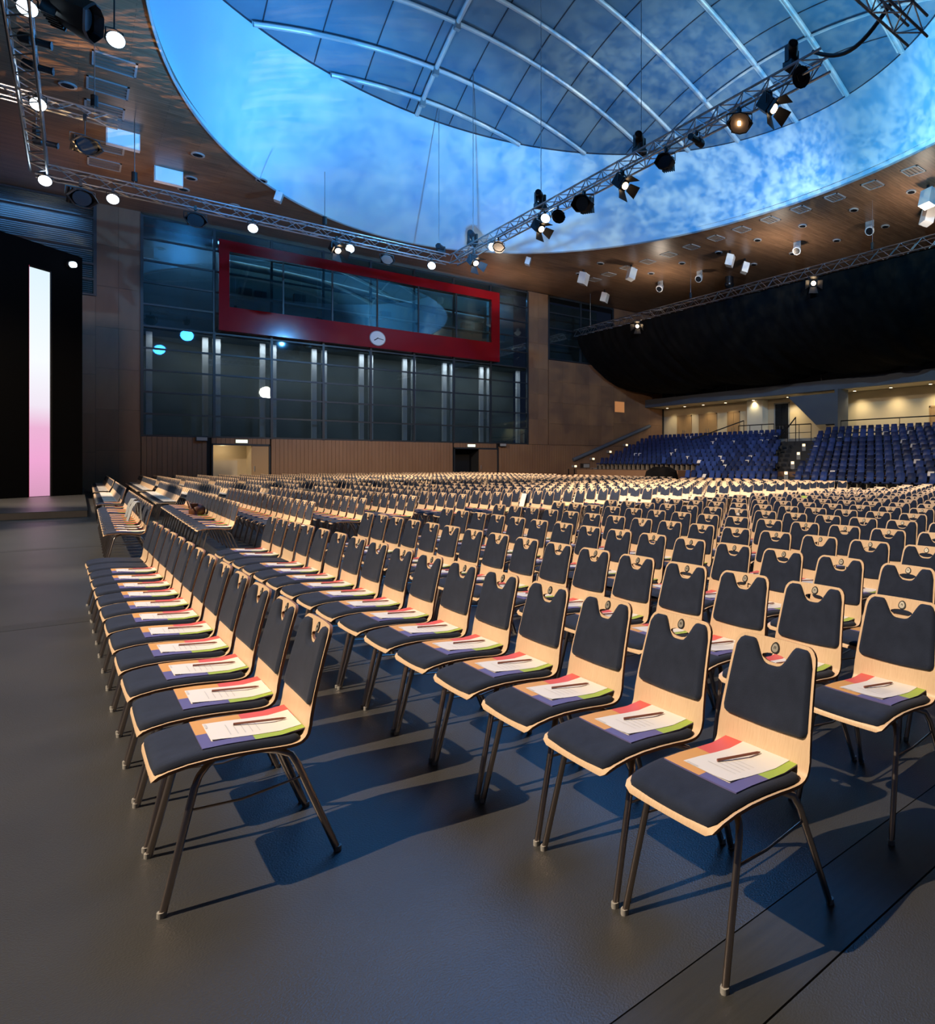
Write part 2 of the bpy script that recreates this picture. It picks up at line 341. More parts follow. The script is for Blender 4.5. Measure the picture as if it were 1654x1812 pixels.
BX0, BX1, BZ0, BZ1 = 5.58, 22.1, 8.8, 13.85
def window(name, xs, zs, label, skip=None, vis=None):
    wn = sempty(name, (0, WY, 0)); wn['label'] = label
    x0, x1, z0, z1 = xs[0], xs[-1], zs[0], zs[-1]
    for x in xs:
        m_ = MB(); m_.box(-.06, .06, -.10, .10, z0-.06, z1+.06); m_.build('mullion', FRAME, wn, 0, (x, 0, 0))
    for z in zs:
        m_ = MB(); m_.box(x0-.06, x1+.06, -.08, .06, -.045, .045); m_.build('transom', FRAME, wn, 0, (0, 0, z))
    cache = {}
    for i in range(len(xs)-1):
        for j in range(len(zs)-1):
            if skip and skip(xs[i], xs[i+1], zs[j], zs[j+1]): continue
            k = (round(xs[i+1]-xs[i], 3), round(zs[j+1]-zs[j], 3))
            if k not in cache:
                m_ = MB(); m_.box(.06, k[0]-.06, -.012, .012, .045, k[1]-.045); cache[k] = m_.mesh('pane', GLASS)
            o = link('pane', cache[k], wn, (xs[i], 0, zs[j]))
            o.rotation_euler = (random.uniform(-.006, .006), 0, random.uniform(-.006, .006))
    return wn
XS = [2.38, 5.42, 8.12, 10.8, 13.5, 16.2, 18.9, 21.62, 24.6]; ZS = [2.88+1.154*i for i in range(11)]
w1 = window('window_1', XS, ZS, 'wide glazed wall of dark panes with thin black bars around the red box', lambda a, b_, c, d: a > 5.4 and b_ < 22 and c > 8.6 and d < 13.5)
for i, x in enumerate(XS):
    for dx in ((.34,) if i == 0 else (-.34,) if i == 8 else (-.3, .26)):
        m_ = MB(); m_.box(-.13, .13, .75, 1.0, 2.9, 8.5); m_.build('blind_post', POST, w1, 0, (x+dx, 0, 0))
ROOMW = nz_mat(mat('gallery_wall', (.10, .14, .15), .7), (.10, .135, .14), (.17, .21, .21), .35, (1, 1, 1.5))
b = MB(); b.box(2.2, 24.8, 2.6, 2.8, 2.5, 14.6); b.box(2.2, 24.8, .3, 2.8, 2.5, 2.7); b.box(2.2, 24.8, .3, 2.8, 8.55, 8.75); b.build('gallery_wall', ROOMW, w1)
w2 = window('window_2', [26.4, 29.35, 32.55], [9.58+1.215*i for i in range(5)], 'smaller dark window right of the glazed wall, partly behind the black curtain')
b = MB(); b.box(26.3, 32.7, 2.6, 2.8, 9.3, 14.6); b.build('gallery_wall', ROOMW, w2)
w3 = window('window_3', [-6.4, -3.0, .6], [9.92+.77*i for i in range(7)], 'dark blue slatted window high above the black stage wing')
b = MB()
for i in range(46):
    T = M.Translation((0, .35, 10.0+.1*i)) @ M.Rotation(R(35), 4, 'X'); b.box(-6.3, .5, -.045, .045, -.004, .004, T)
o = b.build('blind_slats', POST, w3); o['kind'] = 'stuff'
b = MB(); b.box(-6.5, .7, 1.2, 1.4, 9.7, 14.6); b.build('gallery_wall', ROOMW, w3)

bx = thing('commentary_box', 'red framed viewing box with a long dark window set into the glazed wall', 'viewing box', (13.84, WY, BZ0))
def bpart(n, x0, x1, y0, y1, z0, z1, m, parent=None):
    q = MB(); q.box(x0-13.84, x1-13.84, y0, y1, z0-BZ0, z1-BZ0); return q.build(n, m, parent or bx)
GX0, GX1, GZ0, GZ1 = 6.05, 21.5, 10.15, 13.25
bpart('lower_panel', BX0, BX1, -.5, -.1, BZ0, GZ0, REDP); bpart('upper_panel', BX0, BX1, -.5, -.1, GZ1, BZ1, REDP)
bpart('side_panel', BX0, GX0, -.5, -.1, GZ0, GZ1, REDP); bpart('side_panel', GX1, BX1, -.5, -.1, GZ0, GZ1, REDP)
bpart('floor_slab', BX0, BX1, -.1, 1.6, BZ0, BZ0+.3, DARK); bpart('back_panel', BX0, BX1, 1.6, 1.7, BZ0, BZ1, ROOMW)
for i in range(6):
    xa = GX0+(GX1-GX0)*i/6; xb = GX0+(GX1-GX0)*(i+1)/6
    bpart('window_pane', xa+.04, xb-.04, -.42, -.40, GZ0, GZ1, GLASSB)
    if i: bpart('window_bar', xa-.04, xa+.04, -.46, -.36, GZ0, GZ1, FRAME)
bpart('counter', GX0, GX1, -.2, .5, 10.85, 10.95, GREY)
q = MB(); q.tube([(GX0-13.84+(GX1-GX0)*i/20, .9, 12.9-BZ0-.9*sin(pi*i/20*.5)**2) for i in range(21)], .22, 8); q.build('ceiling_duct', GREY, bx, 60)
for xx, hh in ((6.6, .9), (7.3, .8), (9.3, 1.1), (14.2, .7), (19.6, .8), (20.5, 1.0)): bpart('control_desk', xx, xx+.6, .1, .5, 10.95, 10.95+hh*.6, BLACK)
ck = thing('wall_clock', 'round white clock on the red lower front of the viewing box', 'clock', (13.75, WY-.5, 9.41))
q = MB(); q.tube([(0, 0, 0), (0, -.08, 0)], .48, 32); q.build('clock_rim', GREY, ck, 40)
q = MB(); q.tube([(0, -.07, 0), (0, -.09, 0)], .44, 32); q.build('clock_face', WHITE, ck, 40)
for a, l, wd in ((-2.2, .26, .03), (1.75, .36, .022)):
    q = MB(); q.box(-wd, wd, -.105, -.095, -.05, l, M.Rotation(a, 4, 'Y')); q.build('clock_hand', BLACK, ck)

def doorway(name, x0, x1, leaf, label, dark):
    d = sempty(name, (0, WY, 0)); d['label'] = label
    q = MB(); q.box(x0, x0+.07, -.1, .1, 0, 2.5); q.box(x1-.07, x1, -.1, .1, 0, 2.5); q.box(x0, x1, -.1, .1, 2.42, 2.52); q.build('door_frame', FRAME, d)
    q = MB(); q.box(leaf, x1-.08, -.04, .04, .01, 2.4); o = q.build('door_leaf', DOORW if not dark else WALLW, d)
    q = MB(); q.tube([(leaf+.12, -.09, .95), (leaf+.12, -.09, 1.25)], .018, 6); q.build('door_handle', STEEL, o)
    q = MB(); q.box(x0+.07, leaf, 1.6, 1.7, 0, 2.42); q.box(x0-.05, x0+.07, .1, 1.7, 0, 2.42); q.box(leaf, leaf+.1, .1, 1.7, 0, 2.42); q.box(x0+.07, leaf, .1, 1.7, 2.42, 2.5)
    q.build('lobby_wall', DARK if dark else BEIGE, d)
    return d
doorway('door_1', 5.3, 8.05, 7.15, 'lit double doorway under the left part of the glazed wall', False)
doorway('door_2', 18.9, 22.2, 20.75, 'dark open doorway under the right part of the glazed wall', True)
l = bpy.data.lights.new('lobby_lamp', 'POINT'); l.energy = 13; l.color = (1, .82, .55); l.shadow_soft_size = .1
o = bpy.data.objects.new('lobby_lamp', l); COL.objects.link(o); o.location = (5.9, WY+.8, 2.2)
for x, s_ in ((6.67, 'left lit doorway'), (20.15, 'right dark doorway')):
    t = thing('exit_sign', 'small lit exit sign above the '+s_, 'sign', (x, WY-.1, 2.66))
    q = MB(); q.box(-.30, .30, -.02, .1, -.11, .11); q.build('sign_housing', GREY, t)
    q = MB(); q.box(-.27, .27, -.03, -.02, -.085, .085); q.build('sign_face', EXITG, t)
for x, s_ in ((4.85, 'left'), (22.45, 'right')):
    t = thing('wall_loudspeaker', 'small black box loudspeaker on the wall beside the %s doorway' % s_, 'loudspeaker', (x, WY-.05, 2.75))
    q = MB(); q.box(-.26, .26, -.28, .0, -.12, .12); q.build('housing', BLACK, t)
    q = MB(); q.box(-.23, .23, -.30, -.28, -.09, .09); q.build('grille', GREY, t)
t = thing('wall_reflection', 'amber reflection on the brown wall left of the balcony, painted as a glow', 'light', (33.2, WY-.05, 6.2))  # added framed glow in place of a reflection in the glossy wall
q = MB(); q.box(-.62, .62, -.05, .02, -.55, .55); q.build('frame', WALLW, t)  # added surround of the reflection glow, no real frame on the wall
q = MB(); q.box(-.5, .5, -.06, -.05, -.45, .45); q.build('panel', AMBER, t)  # added glow plate standing in for the reflection, no real panel

# ------------------------------------------------------------------ gallery, corridor, balcony on the right
cor = sempty('wall_right', (38.3, 0, 0)); cor['label'] = 'beige corridor wall behind the stand, under the balcony'
b = MB(); b.box(0, .3, 4, 47, 2.5, 6.3); b.build('plaster', BEIGE, cor)
b = MB(); b.box(3.4, 3.7, 4, 47, 6.3, 14.6); b.build('upper_wall', DARK, cor)
def cdoor(n, y0, y1, z1, m, label):
    d = sempty(n, (38.3, 0, 0)); d['label'] = label
    q = MB(); q.box(-.06, .0, y0, y0+.1, 3.1, z1); q.box(-.06, .0, y1-.1, y1, 3.1, z1); q.box(-.06, 0, y0, y1, z1-.1, z1); q.build('door_frame', GREY if m is GLASS else DOORW, d)
    nl = 2
    for i in range(nl):
        a = y0+.1+(y1-y0-.2)*i/nl; c = y0+.1+(y1-y0-.2)*(i+1)/nl
        q = MB(); q.box(-.04, -.005, a+.01, c-.01, 3.12, z1-.1); lf = q.build('door_leaf', DOORW if m is not GLASS else DULL, d)
        q = MB(); q.tube([(-.09, c-.15 if i == 0 else a+.15, 4.0), (-.09, c-.15 if i == 0 else a+.15, 4.3)], .02, 6); q.build('door_handle', STEEL, lf)
cdoor('door_3', 41.3, 43.2, 5.6, DOORW, 'first wooden double door along the lit corridor from the corner')
cdoor('door_4', 38.2, 40.4, 5.6, DOORW, 'second wooden double door along the lit corridor from the corner')
cdoor('door_5', 35.6, 37.0, 5.6, DOORW, 'third wooden door along the lit corridor, left of the pale pillar')
cdoor('door_6', 30.5, 32.0, 6.0, GLASS, 'dark glass double door behind the stair, right of the pale pillar')
cdoor('door_7', 17.6, 19.4, 5.0, DOORW, 'wooden door at the right end of the lit beige wall')
pl = sempty('trim_1', (37.6, 0, 0)); pl['label'] = 'pale square pillar in the corridor'
b = MB(); b.box(0, .65, 32.6, 34.2, 3.1, 6.35); b.build('pillar_shaft', mat('pale_plaster', (.70, .68, .58), .7), pl)
b = MB(); b.box(-.03, .65, 32.55, 34.25, 3.1, 3.25); b.build('pillar_foot', GREY, pl)
cf = MB(); cf.box(35.3, 38.3, 6, 47, 2.9, 3.1); struct(cf.build('corridor_floor', GREY), 'grey corridor floor at the top of the stand')
bal = sempty('balcony', (36, 0, 6.3)); bal['label'] = 'long grey balcony edge above the lit corridor'
b = MB(); b.box(0, .25, 4, 44.9, 0, .68); b.build('fascia', FASCIA, bal)
b = MB(); b.box(.25, 6, 4, 47, .02, .3); b.build('slab', BEIGE, bal)
b = MB(); b.tube([(.1, 4, 1.5), (.1, 44.8, 1.5)], .03, 6)
b.tube([(.1, 4, 1.1), (.1, 44.8, 1.1)], .015, 5); b.build('handrail', BLACK, bal)
for i in range(14):
    q = MB(); q.box(.08, .12, -.03, .03, .68, 1.5); q.build('rail_post', BLACK, bal, 0, (0, 5+3*i, 0))
# corridor lamps (recessed, lit), then balcony bulbs
for i, y in enumerate((43.6, 41.3, 39.0, 36.4, 33.4, 30.0, 24.3, 21.6, 18.9, 16.0)):
    t = thing('recessed_downlight', '%s warm downlight from the corner in the corridor ceiling' % ordn(i+1), 'light', (37.45, y, 6.3), 0, 'downlights in the corridor ceiling')
    q = MB(); q.tube([(0, 0, .0), (0, 0, -.04)], .14, 12); q.build('rim', GREY, t)
    q = MB(); q.tube([(0, 0, -.03), (0, 0, -.05)], .10, 12); q.build('lens', BULB, t)
    l = bpy.data.lights.new('downlight_lamp', 'SPOT'); l.energy = 95 if y > 31 else 210; l.color = (1, .80, .45); l.spot_size = R(130); l.spot_blend = .8; l.shadow_soft_size = .1
    o = bpy.data.objects.new('downlight_lamp', l); COL.objects.link(o); o.location = (37.45, y, 6.2)
for i, (u, y, z) in enumerate(((0, 41.2, 7.75), (0, 29.6, 7.55), (0, 28.8, 8.0), (0, 26.1, 7.65))):
    t = thing('balcony_bulb', '%s small warm lamp above the balcony edge, counted from the left' % ordn(i+1), 'light', (36.1, y, z), 0, 'small warm lamps above the balcony edge')
    q = MB(); q.tube([(0, 0, -.1), (-.05, 0, 0), (0, 0, .1)], [.05, .12, .05], 8); q.build('bulb', BULB, t)
    q = MB(); q.tube([(0.05, 0, -.15), (.05, 0, 6.98-z)], .025, 6); q.build('stem', BLACK, t)
for i in range(3):
    t = thing('floodlight', '%s of three cold white floodlights in the dark right of the curtain' % ('leftmost', 'middle one', 'rightmost')[i], 'light', (36.4, 20.75-.42*i, 8.2+.04*i), 0, 'cold floodlights by the curtain')
    q = MB(); q.tube([(0, 0, 0), (-.14, -.05, 0)], .15, 12); q.build('lens', LENS_C, t)
    q = MB(); q.tube([(.25, 0, 0), (.0, 0, 0)], [.1, .17], 12); q.build('housing', BLACK, t)
    q = MB(); q.tube([(.12, 0, -.1), (.12, 0, 6.9-8.2-.04*i)], .03, 6); q.build('stand', BLACK, t)

# stair beside the pillar up to the balcony
st = thing('balcony_stair', 'grey sided staircase rising from the corridor to the balcony, left of the right seating block', 'staircase', (35.7, 26.0, 3.1))
q = MB()
for T0 in (0, 1.2):
    q.quad((T0, 2.6, 2.95), (T0, -1.3, 2.95), (T0, -1.3, .9), (T0, .2, .9)); q.quad((T0+.08, 2.6, 2.95), (T0+.08, .2, .9), (T0+.08, -1.3, .9), (T0+.08, -1.3, 2.95))
    q.quad((T0, 2.6, 2.95), (T0, .2, .9), (T0+.08, .2, .9), (T0+.08, 2.6, 2.95)); q.quad((T0, .2, .9), (T0, -1.3, .9), (T0+.08, -1.3, .9), (T0+.08, .2, .9))
q.build('side_panel', FASCIA, st)
for i in range(8):
    q = MB(); q.box(.08, 1.2, 2.4-.32*i-.32, 2.4-.32*i, 2.7-.24*i, 2.76-.24*i); q.build('step', GREY, st)
q = MB(); q.box(.0, 1.2, -1.55, -1.3, -.0, 3.2); q.build('end_post', FASCIA, st)

# ------------------------------------------------------------------ stand with blue seats
SX, SP = 26.0, .85
STANDG = mat('stand_grey', (.035, .036, .04), .7)
def tz_(n): return .12+.275*n
stand = sempty('stand', (0, 0, 0)); stand['label'] = 'stepped seating stand at the right end of the hall'
for n in range(11):
    q = MB(); q.box(SX-.35+SP*n, SX-.35+SP*(n+1)+(.5 if n == 10 else 0), 10.5, 29.0+.2*n if n < 3 else 41.2+.25*n, 0, tz_(n)); q.build('tier', WALLW if n == 3 else STANDG, stand)
q = MB(); q.box(SX+.1, SX+2.2, 29.4, 40.5, 0, .95); q.build('low_wall', WALLW, stand)
def seat_mesh():
    q = MB()
    prof = [(-.20, .43), (-.19, .465), (0, .46), (.14, .455), (.20, .50), (.235, .66), (.27, .86), (.262, .885)]
    rows = []
    for x, z in prof: rows.append([(x+(.02 if abs(t) < .5 else -.0)*(z > .5), t*.195*(.93 if z > .8 else 1), z) for t in (-1, -.85, -.3, .3, .85, 1)])
    q.grid(rows); q.grid([[(x+.04, y, z-.035) for x, y, z in r] for r in rows])
    q.cur = 1; q.box(-.05, .15, -.03, .03, 0, .44); q.box(-.1, .2, -.15, .15, .38, .43)
    return q.mesh('stand_chair', [SEATB, SEATD], 50)
SM = seat_mesh(); seats = []
for n in range(11):
    g0 = 20.5+.45*n; g1 = 21.9+.66*n
    for k in range(80):
        y = 11.0+.52*k
        if g0 < y < g1: continue
        if y > (28.8+.2*n if n < 3 else 40.6+.25*n): continue
        x = SX+SP*n; p = project(x, y, tz_(n)+.7)
        if not p or p[0] > 1654+25: continue
        seats.append((p[2], n, k, x, y, y > g1))
seats.sort()
first = True; rest = MB(); pos = {}
for d, n, k, x, y, lf in seats: pos.setdefault((n, lf), []).append(y)
for v_ in pos.values(): v_.sort()
sm_v = [tuple(v.co) for v in SM.vertices]; sm_f = [tuple(p.vertices) for p in SM.polygons]; sm_i = [p.material_index for p in SM.polygons]
for i, (d, n, k, x, y, lf) in enumerate(seats):
    if i < 300:
        o = link('stand_chair', SM, None, (x, y, tz_(n)))
        j = pos[(n, lf)].index(y)+1 if lf else len(pos[(n, lf)])-pos[(n, lf)].index(y)
        tag(o, 'blue shell seat, %s from the aisle in the %s tier up, %s of the aisle' % (ordn(j), ordn(n+1), 'left' if lf else 'right'), 'chair', 'blue seats of the stand')
    else:
        b0 = len(rest.v); rest.v += [(a+x, b_+y, c+tz_(n)) for a, b_, c in sm_v]; rest.f += [tuple(b0+q for q in f) for f in sm_f]; rest.mi += sm_i
if rest.v: tag(rest.build('seat_rows', [SEATB, SEATD], None, 50), 'remaining blue shell seats farther up the stand', 'seating', None, 'stuff')
PM = MB(); PM.box(-.11, .11, -.15, .15, 0, .012); PMM = PM.mesh('paper_sheet', PAPER)
cand = [s for s in seats if random.random() < .09][:46]; cnt = {}
for i, (d, n, k, x, y, lf) in enumerate(cand):
    lean = i % 3 > 0
    o = link('paper_sheet', PMM, None, (x+.12, y, tz_(n)+.565) if lean else (x-.04, y, tz_(n)+.468), random.uniform(-.2, .2) if lean else random.uniform(-.3, .3))
    if lean: o.rotation_euler.y = -R(62)
    j = pos[(n, lf)].index(y)+1 if lf else len(pos[(n, lf)])-pos[(n, lf)].index(y)
    tag(o, 'white paper on the blue seat %s from the aisle, %s tier up, %s side' % (ordn(j), ordn(n+1), 'left' if lf else 'right'), 'paper', 'papers on the blue seats')
# aisle steps with lights, hand rails
for i, (n, a) in enumerate(((0, .6), (2, .5), (4, .5), (6, .5), (8, .5))):
    y = 20.6+.45*n
    t = thing('step_light', '%s warm step light from the floor beside the stand aisle' % ordn(i+1), 'light', (SX+SP*n-.35, y+.5, tz_(n)+.12), 0, 'step lights of the stand aisle')
    q = MB(); q.box(-.05, .0, -.14, .14, -.26, .2); q.build('housing', GREY, t)
    q = MB(); q.box(-.06, -.05, -.10, .10, .03, .17); q.build('lens', STEPL, t)
for i in range(4):
    t = thing('step_light', '%s warm step light from the floor along the back wall stair' % ordn(i+1), 'light', (28.6+1.7*i, 44.6, 1.05+.6*i), 0, 'step lights along the wall stair')
    q = MB(); q.box(-.12, .12, -.05, .35, 0, .2); q.build('housing', GREY, t)
    q = MB(); q.box(-.10, .10, -.06, -.05, .03, .17); q.build('lens', STEPL, t)
ws = sempty('trim_2', (28.7, 44.75, 0)); ws['label'] = 'stair along the back wall beside the stand'
for i in range(12):
    q = MB(); q.box(.65*i-.4, .65*i+.3, -1.9, .2, 0, .3+.24*i); q.build('step', GREY, ws)
hr = thing('stair_handrail', 'thick dark handrail sloping up the back wall beside the stand', 'handrail', (28.7, 44.75, 1.74))
q = MB(); q.tube([(-.2, 0, -.07), (7.7, 0, 2.95)], .15, 8); q.build('rail', FASCIA, hr)
for i in range(5):
    q = MB(); q.tube([(.4+1.7*i, 0, .12+.65*i), (.4+1.7*i, .2, .12+.65*i)], .04, 6); q.build('bracket', BLACK, hr)
for nm, pts, s_ in (('stand_railing', [(34.9, 29.2, 3.0), (34.9, 32.6, 3.0)], 'dark railing at the top of the left seating block'), ('stand_railing', [(34.9, 26.0, 2.87), (34.9, 29.0, 2.87)], 'dark railing at the head of the aisle'), ('stand_railing', [(35.4, 11.5, 3.0), (35.4, 24.0, 3.0)], 'thin railing behind the top row of the right seating block')):
    (xa, ya, za), (xb, yb, zb) = pts; t = thing(nm, s_, 'railing', (xa, ya, za))
    q = MB(); q.tube([(0, 0, 1.15), (0, yb-ya, 1.15)], .035, 6); q.build('top_rail', BLACK, t)
    q = MB(); q.tube([(0, 0, .6), (0, yb-ya, .6)], .02, 6); q.build('mid_rail', BLACK, t)
    for i in range(4):
        q = MB(); q.tube([(0, (yb-ya)*i/3, 0), (0, (yb-ya)*i/3, 1.15)], .025, 6); q.build('post', BLACK, t)
for y0, dx, s_ in ((31.6, 0, 'left'), (26.9, 0, 'right')):
    t = thing('sloping_handrail', 'sloping dark handrail on the %s side of the stand aisle' % s_, 'handrail', (34.4, y0, 2.87))
    q = MB(); q.tube([(0, 0, 1.6), (-2.8, -1.0 if y0 < 30 else 2.6, .2)], .04, 6); q.build('rail', BLACK, t)
    q = MB(); q.tube([(0, 0, 0), (0, 0, 1.6)], .03, 6); q.build('post', BLACK, t)
t = thing('equipment_cart', 'black covered equipment cart beside the front of the stand', 'cart', (24.6, 29.2, 0))
q = MB(); q.grid([[(.9*sx*r_, 1.2*cos(a)*r_, z+.05*sin(5*a)) if False else (.7*r_*cos(a), 1.3*r_*sin(a), z+.04*sin(5*a)*(z > .3)) for a in [2*pi*i/24 for i in range(24)]] for z, r_, sx in ((.18, 1, 1), (.55, 1, 1), (.95, .9, 1), (1.15, .55, 1), (1.2, .05, 1))], True); q.build('cover', DRAPE, t, 50)
for a, c in ((-.4, -.8), (.4, -.8), (-.4, .8), (.4, .8)):
    q = MB(); q.tube([(a, c-.03, .09), (a, c+.03, .09)], .09, 10); q.build('wheel', BLACK, t)
q = MB(); q.box(-.6, .6, -1.15, 1.15, .16, .22); q.build('deck', BLACK, t)
t = thing('side_table', 'small dark table with a box against the wall left of the stand', 'table', (27.4, 42.0, 0))
q = MB(); q.box(-.9, .9, -.5, .5, .98, 1.03); q.build('table_top', WALLW, t)
for a in (-.8, .8):
    for c in (-.4, .4): q = MB(); q.box(a-.03, a+.03, c-.03, c+.03, 0, .98); q.build('leg', BLACK, t)
t = thing('speaker_box', 'small black box standing on the dark table left of the stand', 'loudspeaker', (27.8, 42.0, 1.03))
q = MB(); q.box(-.3, .3, -.2, .2, 0, .35); q.build('housing', BLACK, t)
q = MB(); q.box(-.26, .26, -.21, -.2, .04, .31); q.build('grille', GREY, t)

# ------------------------------------------------------------------ trusses
def truss(name, label, p0, p1, s=.42, pitch=.5, cables=()):
    p0 = V(p0); p1 = V(p1); d = (p1-p0); L = d.length; d.normalize()
    t = thing(name, label, 'truss', p0)
    side = V((-d.y, d.x, 0)); up = V((0, 0, 1)); h = s/2
    cs = [(-h, -h), (h, -h), (h, h), (-h, h)]
    for a, b_ in cs:
        q = MB(); q.tube([side*a+up*b_, side*a+up*b_+d*L], .034, 8); q.build('chord', STEEL, t, 40)
    q = MB(); n = int(L/pitch)
    for k in range(4):
        a0, b0 = cs[k]; a1, b1 = cs[(k+1) % 4]
        for i in range(n):
            A = side*a0+up*b0; B = side*a1+up*b1
            if (i+k) % 2: A, B = B, A
            q.tube([A+d*(i*pitch), B+d*((i+1)*pitch)], .019, 5, False)
    o = q.build('lacing', STEEL, t, 60); o['kind'] = 'stuff'
    for f, zt in cables:
        q = MB(); c = d*(L*f); q.tube([c+up*h, V((c.x, c.y, zt-p0.z))], .014, 6); q.build('hoist_cable', STEEL, t)
        q = MB(); q.tube([c+up*(h+.15), c+up*(h+.5)], .09, 8); q.build('hoist_hook', BLACK, t)
    return t
TZ1 = 11.85
truss('lighting_truss', 'silver lattice truss in front of the glazed wall, under the ceiling', (-1.1, 33.0, TZ1), (13.55, 33.0, TZ1), cables=((.18, CZ), (.62, CZ), (.97, dz(13.4, 32.5))))
truss('lighting_truss', 'silver lattice truss crossing under the oval opening with many lamps', (13.9, 33.1, TZ1+.05), (13.9, 9.9, TZ1+.05), cables=((.1, dz(13.9, 30.8)), (.38, dz(13.9, 24.3)), (.67, dz(13.9, 17.6))))
truss('lighting_truss', 'silver lattice truss at the far left running towards the viewer', (-1.0, 32.7, TZ1), (-1.0, 12.0, TZ1), cables=((.1, CZ), (.6, CZ)))
truss('lighting_truss', 'long silver lattice truss along the top of the black curtain', (28.6, 44.4, 11.75), (28.6, 6.0, 11.75), .5, .56, cables=((.05, CZ), (.35, CZ), (.7, CZ)))
truss('lighting_truss', 'short silver truss stub crossing the far left truss', (-4.5, 28.0, TZ1+.5), (.9, 28.0, TZ1+.5), .3, .4, cables=((.9, CZ),))
truss('lighting_truss', 'truss end at the upper right corner above the crossing truss', (9.5, 7.75, TZ1+.15), (14.7, 7.75, TZ1+.15), .5, .5, cables=((.5, dz(12, 7.75)),))
cb = MB(); cb.tube([(13.9, 10.3-2.3*t_, 12.3+.12*t_-.55*sin(pi*t_)) for t_ in [i/14 for i in range(15)]], .05, 8)
tag(cb.build('power_cable', BLACK, None, 60), 'thick black cable sagging between the crossing truss and the upper right truss end', 'cable')

# ------------------------------------------------------------------ stage lamps
def dirT(p, to):
    return (V(to)-V(p)).to_track_quat('-Z', 'Y').to_matrix().to_4x4()
def lamp(kind, p, to, label, s=1.0, top=None, lit=None):
    """p: middle of the body; to: aim; top: height of the truss chord it hangs from (or stands on)"""
    names = {'led': 'led_spotlight', 'fresnel': 'fresnel_spotlight', 'scoop': 'wash_spotlight', 'profile': 'profile_spotlight', 'mover': 'moving_spotlight'}
    t = thing(names[kind], label, 'spotlight', p); T = dirT(p, to); S = M.Scale(s, 4); TS = T @ S
    top = TZ1-.19 if top is None else top; dzp = top-p[2]
    def mk(n, m, f, smooth=40, par=t):
        q = MB(); f(q); return q.build(n, m, par, smooth)
    if kind == 'mover':
        mk('base', BLACK, lambda q: q.box(-.22*s, .22*s, -.16*s, .16*s, dzp, dzp+.18*s)); a = T.to_3x3() @ V((0, 0, 1))
        for sg in (-1, 1): mk('yoke_arm', BLACK, lambda q: q.box(.2*s*sg-.04*s, .2*s*sg+.04*s, -.07*s, .07*s, dzp+.16*s, .12*s))
        hd = mk('head', BLACK, lambda q: q.tube([(0, 0, .30), (0, 0, .16), (0, 0, -.18), (0, 0, -.34)], [.09, .17, .155, .13], 12, True, TS))
        mk('lens', LENS_C if lit else DULL, lambda q: q.tube([(0, 0, -.33), (0, 0, -.35)], .11, 12, True, TS), 40, hd)
        return t
    mk('clamp', BLACK, lambda q: q.box(-.04*s, .04*s, -.05*s, .05*s, dzp-.12*s, dzp+.06))
    mk('stem', BLACK, lambda q: q.tube([(0, 0, dzp-.05), (0, 0, .30*s)], .016, 6))
    wy = {'led': .2, 'fresnel': .2, 'scoop': .36, 'profile': .14}[kind]
    ax = T.to_3x3() @ V((1, 0, 0))
    mk('yoke', BLACK, lambda q: q.tube([ax*wy*s*-1, ax*wy*s*-1+V((0, 0, .27*s)), V((0, 0, .32*s)), ax*wy*s+V((0, 0, .27*s)), ax*wy*s], .018*s, 6, True))
    if kind == 'led':
        hd = mk('housing', BLACK, lambda q: q.tube([(0, 0, .22), (0, 0, .16), (0, 0, -.10), (0, 0, -.16)], [.10, .16, .19, .19], 14, True, TS))
        mk('lens', LENS_C if lit else DULL, lambda q: q.tube([(0, 0, -.155), (0, 0, -.175)], .172, 16, True, TS), 40, hd)
    elif kind == 'fresnel':
        hd = mk('housing', BLACK, lambda q: (q.box(-.16, .16, -.18, .18, -.08, .26, TS), q.tube([(0, 0, -.07), (0, 0, -.14)], .155, 14, True, TS)))
        mk('lens', LENS_W if lit else DULL, lambda q: q.tube([(0, 0, -.135), (0, 0, -.155)], .125, 14, True, TS), 40, hd)
        for k in range(4):
            RZ = M.Rotation(k*pi/2, 4, 'Z')
            mk('barn_door', [BLACK, REFL], lambda q: (q.quad(*[TS @ RZ @ V(c) for c in ((-.13, .16, -.12), (.13, .16, -.12), (.2, .36, -.36), (-.2, .36, -.36))]), q.quad(*[TS @ RZ @ V(c) for c in ((-.2, .37, -.355), (.2, .37, -.355), (.13, .17, -.115), (-.13, .17, -.115))])), 0)
    elif kind == 'scoop':
        hd = mk('housing', BLACK, lambda q: q.grid([[tuple(TS @ V((rx*cos(a)*(1+.08*cos(6*a)), ry*sin(a), z))) for a in [2*pi*i/12 for i in range(12)]] for z, rx, ry in ((.34, .02, .02), (.33, .15, .12), (.2, .26, .2), (-.06, .34, .27), (-.22, .36, .29), (-.24, .33, .26), (-.12, .3, .24))], True), 30)
        mk('reflector', REFL if lit else DULL, lambda q: q.tube([(0, 0, -.10), (0, 0, -.13)], .27, 12, True, TS), 40, hd)
        if lit: mk('bulb', LENS_W, lambda q: q.tube([(-.03, 0, -.16), (.05, 0, -.16)], .06, 8, True, TS), 40, hd)
        mk('fin', BLACK, lambda q: [q.box(-.2+.08*i, -.17+.08*i, -.24, .24, .12, .3, TS) for i in range(6)], 0, hd)
    else:
        hd = mk('housing', BLACK, lambda q: q.tube([(0, 0, .42), (0, 0, .36), (0, 0, .1), (0, 0, .05), (0, 0, -.42)], [.08, .13, .13, .09, .09], 12, True, TS))
        mk('lens', DULL, lambda q: q.tube([(0, 0, -.41), (0, 0, -.45)], .105, 12, True, TS), 40, hd)
    return t
CAMP = (0, 0, 1.5)
